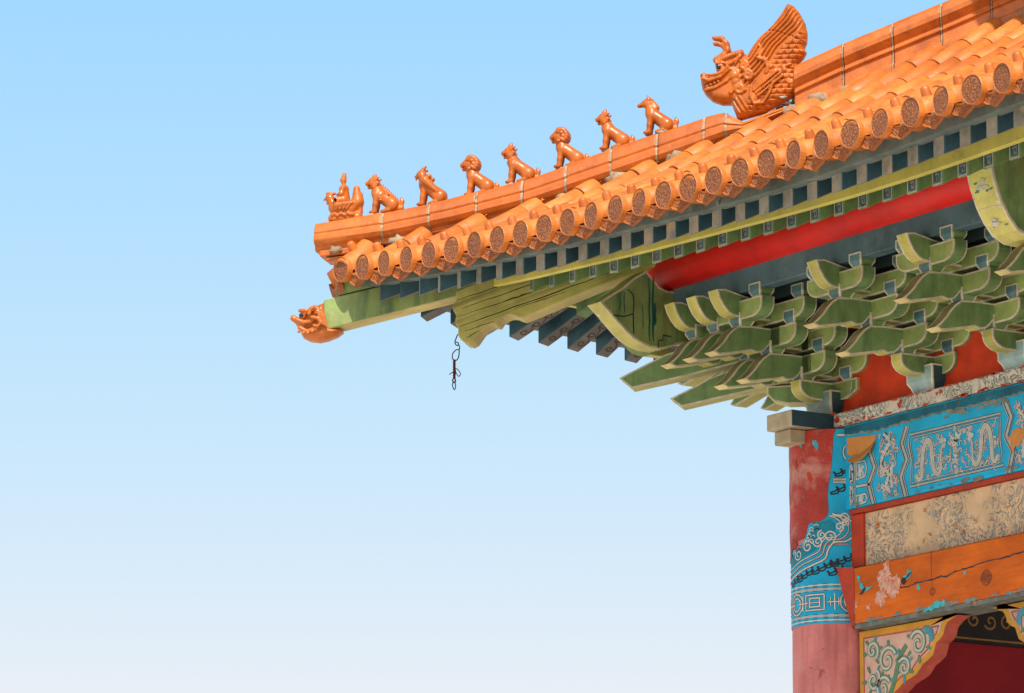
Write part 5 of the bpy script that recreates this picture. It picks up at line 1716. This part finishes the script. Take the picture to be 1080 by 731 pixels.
        for k in range(9):
            B((-0.05 + 0.013 * k, 0.030, 0.014 + 0.006 * math.sin(k * 2.3)), 0.010, 0.004); B((-0.05 + 0.013 * k, -0.030, 0.014 + 0.006 * math.sin(k * 2.3)), 0.010, 0.004)
        f.mesh("glazed_hen", M['figure'], root)
        f = Field((-0.07, -0.045, 0.05), (0.05, 0.045, 0.245), 0.003)
        Cc((0.004, 0, 0.085), (0.000, 0, 0.150), 0.030, 0.024, 0.012)
        B((0.0, 0, 0.155), (0.020, 0.028, 0.015), 0.01)
        Cc((0.0, 0, 0.16), (-0.002, 0, 0.185), 0.010, 0.010, 0.006)
        B((-0.003, 0, 0.200), (0.016, 0.015, 0.020), 0.006)
        B((-0.019, 0, 0.199), 0.004, 0.003)
        Cc((0.0, 0, 0.216), (0.002, 0, 0.230), 0.013, 0.010, 0.003)
        for s in (-1, 1):
            Cc((0.0, s * 0.026, 0.152), (-0.006, s * 0.031, 0.122), 0.0105, 0.0095)
            Cc((-0.006, s * 0.031, 0.122), (-0.032, s * 0.010, 0.122), 0.0095, 0.007)
            Cc((0.0, s * 0.018, 0.092), (-0.034, s * 0.030, 0.090), 0.018, 0.014)
            Cc((-0.034, s * 0.030, 0.090), (-0.026, s * 0.036, 0.062), 0.013, 0.010)
            B((-0.014, s * 0.006, 0.205), 0.003, 0.002)
        o = f.mesh("rider_figure", M['figure'], root)
        mb = MB(); rnd = random.Random(3)
        for k in range(9):
            lump(mb, (rnd.uniform(-0.05, 0.08), rnd.uniform(-0.022, 0.022), -0.028 + rnd.uniform(-0.004, 0.003)), rnd.uniform(0.014, 0.024), rnd, 1.4, 1.3, 0.6)
        mb.build("mortar_bed", M['mortar'], root, smooth=True)
    return root

beast("hen_rider", -1.893, 7.576, "small glazed man riding a hen at the very tip of the ridge", 'rider', "roof figure", "glazed figures in file on the hip ridge")
G_ = "glazed figures in file on the hip ridge"
beast("roof_beast", -1.735, 7.590, "seated dragon beast with spiny back, right behind the hen rider", 'dragon', grp=G_)
beast("roof_beast", -1.548, 7.622, "glazed phoenix with beak and folded wing, between the spiny dragon and a round maned lion", 'phoenix', grp=G_)
beast("roof_beast", -1.362, 7.665, "seated lion with round curly mane, next in file behind the winged phoenix", 'lion', grp=G_)
beast("roof_beast", -1.201, 7.722, "seated beast with upright crest and beaded collar, between the two round maned lions", 'crestcollar', grp=G_)
beast("roof_beast", -1.012, 7.795, "larger lion with thick mane, between the two beasts with upright crests", 'biglion', grp=G_)
beast("roof_beast", -0.834, 7.883, "seated beast with pointed crest, in file just below the smooth horse", 'crest', grp=G_)
beast("roof_beast", -0.664, 7.958, "smooth horse beast with long snout and pricked ears, nearest the big dragon", 'horse', grp=G_)

# ---- relief figures: an outline with its own swelling thickness
def poly_sd(poly, X, Y):
    d = np.full(X.shape, 1e9); ins = np.zeros(X.shape, bool)
    n = len(poly)
    for i in range(n):
        a, b = poly[i], poly[(i + 1) % n]
        ex, ey = b[0] - a[0], b[1] - a[1]
        wx, wy = X - a[0], Y - a[1]
        t = np.clip((wx * ex + wy * ey) / (ex * ex + ey * ey + 1e-12), 0, 1)
        d = np.minimum(d, (wx - ex * t) ** 2 + (wy - ey * t) ** 2)
        c = (a[1] <= Y) & (b[1] > Y) | (a[1] > Y) & (b[1] <= Y)
        xi = a[0] + (Y - a[1]) / (ey if abs(ey) > 1e-12 else 1e-12) * ex
        ins ^= c & (X < xi)
    d = np.sqrt(d)
    return np.where(ins, -d, d)
def line_d(pts, X, Y):
    d = np.full(X.shape, 1e9)
    for a, b in zip(pts, pts[1:]):
        ex, ey = b[0] - a[0], b[1] - a[1]
        t = np.clip(((X - a[0]) * ex + (Y - a[1]) * ey) / (ex * ex + ey * ey + 1e-12), 0, 1)
        d = np.minimum(d, (X - a[0] - ex * t) ** 2 + (Y - a[1] - ey * t) ** 2)
    return np.sqrt(d)

def ridge_dragon():
    root = empty("ridge_dragon", (-0.29, -0.29, 8.078))
    root.rotation_euler = (0, 0, R(45))
    tag(root, "large glazed dragon head with swept mane on the hip ridge", "roof dragon")
    sc = 1170.0
    def c(p): return ((p[0] - 409) / sc, (675 - p[1]) / sc)
    out = [(66, 470), (72, 450), (95, 441), (125, 455), (150, 466), (172, 466), (166, 430), (158, 395), (165, 372), (215, 345), (290, 325), (335, 330), (362, 342), (400, 280), (445, 222), (492, 184), (540, 135), (580, 85), (605, 45), (622, 16),
           (660, 32), (700, 80), (735, 150), (748, 215), (744, 280), (728, 312), (742, 342), (722, 380), (686, 412), (696, 470), (724, 540), (735, 585), (600, 650), (470, 720), (300, 760), (285, 715), (262, 655), (200, 652), (140, 628), (98, 588), (76, 545), (68, 505)]
    P = [c(p) for p in out]
    lo, hi, h = (-0.31, -0.125, -0.075), (0.31, 0.125, 0.58), 0.0042
    f = Field(lo, hi, h)
    X2, Z2 = f.X[:, 0, :], f.Z[:, 0, :]
    d2 = poly_sd(P, X2, Z2)
    head = np.clip((0.02 - X2) / 0.10, 0, 1)
    T = 0.062 + 0.006 * head
    Rr = 0.055
    u = np.clip(-d2 / Rr, 0, 1)
    th = T * np.sqrt(np.clip(1 - (1 - u) ** 2, 0, 1))
    th = np.where(d2 > 0, -d2, th)
    # swept mane: grooves run parallel to the upper outline
    top = [c(p) for p in [(240, 430), (362, 342), (400, 280), (445, 222), (492, 184), (540, 135), (580, 85), (605, 45), (622, 16)]]
    low = [c(p) for p in [(400, 545), (470, 470), (520, 400), (570, 320), (640, 255), (705, 205), (735, 150)]]
    dt, dl = line_d(top, X2, Z2), line_d(low, X2, Z2)
    v = dt / (dt + dl + 1e-6)
    s_low = poly_sd([c(p) for p in [(300, 480), (362, 342), (445, 222), (492, 184), (580, 85), (622, 16), (690, 70), (735, 150), (705, 215), (640, 255), (570, 330), (500, 430), (420, 540), (360, 560)]], X2, Z2)
    mane = np.clip(-s_low / 0.012, 0, 1)
    groove = np.abs(np.sin(v * math.pi * 6.5)) ** 0.6
    th = th + mane * (0.024 * (groove - 0.75))
    # crack line across the mane
    crackd = line_d([c((488, 186)), c((560, 208)), (c((650, 240))), c((735, 285))], X2, Z2)
    th = th - 0.010 * np.clip(1 - crackd / 0.004, 0, 1)
    # scales over the shoulder
    sca = poly_sd([c(p) for p in [(560, 345), (640, 262), (705, 215), (745, 215), (742, 345), (686, 412), (700, 500), (735, 590), (470, 725), (380, 735), (360, 640), (420, 560), (500, 450)]], X2, Z2)
    ms = np.clip(-sca / 0.01, 0, 1)
    a_, b_ = X2 / 0.043, Z2 / 0.043
    row = np.floor(b_ * 1.6)
    sx = (a_ + 0.5 * (row % 2)) % 1 - 0.5
    sy = (b_ * 1.6) % 1
    sc_ = 1 - np.clip(np.sqrt((sx * 1.6) ** 2 + (sy - 0.9) ** 2 * 0.9), 0, 1)
    th = th + ms * 0.030 * (np.clip(sc_ * 1.6, 0, 0.55) - 0.35)
    # beard strands under the jaw
    bd = poly_sd([c(p) for p in [(265, 640), (330, 600), (400, 700), (300, 745)]], X2, Z2)
    th = th + np.clip(-bd / 0.01, 0, 1) * 0.016 * (np.abs(np.sin((X2 * 0.85 + Z2 * 0.5) * 130)) - 0.6)
    f.d = (np.abs(f.Y) - th[:, None, :]) * 0.75
    f.d = np.maximum(f.d, d2[:, None, :])
    for s in (-1, 1):
        y = s * 0.078
        def q(p, yy=None): a = c(p); return (a[0], y if yy is None else s * yy, a[1])
        B = lambda p, r, yy=None, k=0.006: f.join(f.ball(q(p, yy), r), k)
        ch = lambda pts, r0, r1, yy=None, k=0.006: f.chain([q(p, yy) for p in pts], [r0 + (r1 - r0) * i / (len(pts) - 1) for i in range(len(pts))], k)
        # mouth slit, lips, nostril
        f.chain([q((92, 545), 0.060), q((135, 532), 0.066), q((200, 508), 0.070), q((262, 462), 0.072)], [0.016, 0.015, 0.013, 0.008], 0.004, cut=True)
        ch([(92, 490), (130, 505), (200, 485), (262, 435), (290, 445)], 0.012, 0.010, 0.068, 0.004)
        ch([(130, 470), (190, 470), (245, 425)], 0.009, 0.007, 0.068, 0.004)
        ch([(110, 566), (170, 552), (240, 515), (285, 470)], 0.011, 0.010, 0.068, 0.004)
        B((92, 468), 0.020, 0.040); f.cut(f.ball(q((80, 470), 0.05), 0.008), 0.004)
        for k in range(4): B((118 + k * 24, 543 - k * 9), 0.008, 0.072, 0.003)
        # cheek, eye, brow
        B((292, 480), 0.034, 0.052, 0.006); B((300, 520), 0.026, 0.056, 0.006)
        B((205, 425), 0.022, 0.064); ch([(175, 470), (215, 455), (250, 425), (245, 400)], 0.009, 0.007, 0.076)
        ch([(180, 400), (215, 395), (245, 405)], 0.009, 0.007, 0.076)
        # ribbed brow comb
        for k in range(11):
            t = k / 10
            B((178 + 160 * t, 386 - 50 * t - 6 * math.sin(t * 3)), (0.0105, 0.034, 0.022), 0.048, 0.002)
        # ear and curls
        ch([(265, 405), (295, 385), (330, 362), (300, 405)], 0.012, 0.006, 0.075)
        for (cx_, cy_, r_) in ((352, 420, 32), (378, 485, 34), (322, 572, 34)):
            sp = [(cx_ + r_ * (1 - 0.75 * t) * math.cos(4.2 + 8 * t), cy_ + r_ * (1 - 0.75 * t) * math.sin(4.2 + 8 * t)) for t in np.linspace(0, 1, 12)]
            ch(sp, 0.011, 0.010, 0.068, 0.003)
        ch([(270, 590), (300, 555), (340, 555), (360, 580)], 0.012, 0.008, 0.07)
        # little dragon coiled on the shoulder
        ch([(445, 375), (490, 390), (505, 430), (495, 470)], 0.012, 0.010, 0.064)
        ch([(455, 380), (452, 350), (462, 310), (450, 290)], 0.009, 0.005, 0.060)
        ch([(410, 630), (440, 590), (490, 520), (550, 470), (610, 462), (625, 500), (640, 545), (690, 560)], 0.034, 0.010, 0.045, 0.008)
        ch([(400, 560), (395, 620), (420, 670), (470, 668), (510, 610), (540, 540), (600, 500)], 0.010, 0.008, 0.074, 0.003)
        ch([(610, 462), (600, 440), (650, 425)], 0.012, 0.006, 0.066)
        ch([(640, 545), (670, 540), (680, 575)], 0.009, 0.006, 0.066)
        for k in range(14):
            t = k / 13
            px_, py_ = 430 + 150 * t, 600 - 120 * t
            for j in range(3):
                B((px_ - 12 + 14 * j, py_ - 14 + 17 * j), 0.0075, 0.078, 0.002)
    o = f.mesh("glazed_body", M['figure'], root)
    for s in (-1, 1):
        f = Field((-0.27, -0.08, 0.22), (-0.11, 0.08, 0.44), 0.0035)
        y = s * 0.016
        def q(p): a = c(p); return (a[0], y, a[1])
        f.chain([q((170, 360)), q((215, 335)), q((240, 300)), q((232, 255)), q((203, 222)), q((150, 214))], [0.020, 0.019, 0.016, 0.014, 0.013, 0.009])
        f.chain([q((226, 300)), q((210, 268)), q((180, 252)), q((154, 252))], [0.011, 0.011, 0.009, 0.007])
        f.mesh("horn", M['figure'], root)
        e = lathe([(0.002, 0.012), (0.010, 0.009), (0.014, 0.0), (0.010, -0.010)], 14, "eye", [M['eye']], root, axis='Y')
        a = c((200, 424)); e.location = (a[0] - 0.004, s * 0.084, a[1])
        e.scale = (1, s, 1)
    mb = MB(); rnd = random.Random(14)
    for k in range(12):
        t = rnd.uniform(0.10, 0.30)
        lump(mb, (t, rnd.uniform(-0.07, 0.07), -0.03 + 0.36 * t + rnd.uniform(-0.02, 0.01)), rnd.uniform(0.015, 0.024), rnd, 1.4, 1.0, 0.6)
    mb.build("mortar_bed", M['mortar'], root, smooth=True)
    return root
ridge_dragon()

def beam_cap():
    root = empty("beam_end_dragon", (-1.93, -1.93, 7.03))
    root.rotation_euler = (0, 0, R(45))
    tag(root, "glazed dragon head capping the green corner beam below the ridge tip", "beam cap")
    sc = 1218.0
    def c(p): return ((p[0] - 318) / sc, (500 - p[1]) / sc)
    out = [(46, 500), (52, 488), (72, 487), (92, 500), (108, 512), (112, 470), (150, 440), (215, 422), (268, 402), (295, 450), (318, 520), (330, 575), (380, 590), (382, 612), (340, 640), (280, 662), (225, 672), (165, 664), (118, 640), (100, 608), (104, 588), (78, 565), (56, 535)]
    P = [c(p) for p in out]
    f = Field((-0.26, -0.13, -0.17), (0.09, 0.13, 0.12), 0.0036)
    X2, Z2 = f.X[:, 0, :], f.Z[:, 0, :]
    d2 = poly_sd(P, X2, Z2)
    T = 0.066 + 0.020 * np.clip((X2 + 0.19) / 0.16, 0, 1)
    u = np.clip(-d2 / 0.05, 0, 1)
    th = T * np.sqrt(np.clip(1 - (1 - u) ** 2, 0, 1))
    th = np.where(d2 > 0, -d2, th)
    f.d = np.maximum((np.abs(f.Y) - th[:, None, :]) * 0.8, d2[:, None, :])
    for s in (-1, 1):
        def q(p, yy): a = c(p); return (a[0], s * yy, a[1])
        ch = lambda pts, r0, r1, yy, k=0.005: f.chain([q(p, yy) for p in pts], [r0 + (r1 - r0) * i / (len(pts) - 1) for i in range(len(pts))], k)
        f.chain([q((112, 590), 0.07), q((170, 572), 0.082), q((225, 545), 0.088)], [0.013, 0.014, 0.009], 0.004, cut=True)
        ch([(95, 530), (140, 550), (190, 545), (235, 510), (262, 520)], 0.014, 0.009, 0.085)
        ch([(115, 585), (160, 610), (225, 600), (255, 560)], 0.012, 0.009, 0.090)
        ch([(115, 470), (150, 470), (185, 478)], 0.010, 0.010, 0.088)
        f.join(f.ball(q((130, 505), 0.082), 0.018), 0.005)
        ch([(180, 495), (190, 462), (220, 450), (245, 470), (225, 490)], 0.011, 0.009, 0.096)
        ch([(200, 520), (240, 530), (262, 560), (240, 585), (215, 575)], 0.010, 0.008, 0.102)
        for k in range(6): ch([(232 + k * 8, 480 + k * 17), (262 + k * 6, 490 + k * 17), (285 + k * 5, 520 + k * 15)], 0.007, 0.005, 0.103, 0.003)
        ch([(55, 505), (75, 520), (100, 540)], 0.018, 0.014, 0.035, 0.008)
        for k in range(5): f.join(f.ball(q((112 + k * 30, 612 + 14 * math.sin(k)), 0.095), 0.009), 0.003)
    f.mesh("glazed_body", M['figure'], root)
    for s in (-1, 1):
        e = lathe([(0.002, 0.012), (0.010, 0.009), (0.013, 0.0), (0.009, -0.008)], 14, "eye", [M['eye']], root, axis='Y')
        a = c((127, 503)); e.location = (a[0], s * 0.096, a[1]); e.scale = (1, s, 1)
    return root
beam_cap()

# ---- wire hanging from the scrolled beam end
def wire():
    root = empty("hanging_wire", (-1.446, -1.446, 6.857))
    root.rotation_euler = (0, 0, R(45))
    tag(root, "rusty twisted wire dangling from the scrolled end of the corner beam", "wire")
    sc = 1330.0
    rnd = random.Random(6)
    def c(p, y=0.0): return ((p[0] - 282) / sc, y, (335 - p[1]) / sc)
    mb = MB()
    T_ = lambda pts, r=0.0032: mb.tube(spline([c(p, rnd.uniform(-0.006, 0.006)) for p in pts], 6), r, 6)
    T_([(302, 268), (286, 272), (275, 300), (268, 326), (276, 348), (292, 350), (290, 332), (274, 326)])
    T_([(290, 345), (300, 360), (298, 382), (276, 382), (252, 405), (248, 440), (262, 458), (282, 455), (296, 430), (298, 385)])
    T_([(262, 458), (258, 500), (270, 540), (262, 580), (250, 600), (258, 622), (272, 612), (266, 590)], 0.004)
    T_([(266, 520), (285, 525), (308, 556), (302, 575), (288, 572), (268, 535)], 0.0026)
    T_([(270, 540), (240, 550), (228, 564)], 0.0024); T_([(252, 552), (262, 545)], 0.0024)
    T_([(252, 615), (248, 640), (262, 672), (271, 655), (268, 615)], 0.003)
    mb.build("wire_loop", M['iron'], root, smooth=True)
    mb = MB()
    for k in range(2):
        mb.tube([Vector(c((262 + 6 * math.cos(i * 0.9 + k * 3.14), 456 + i * 4), 0.005 * math.sin(i * 0.9 + k * 3.14))) for i in range(34)], 0.0042, 6)
    mb.build("rust_wrap", M['rust'], root, smooth=True)
wire()
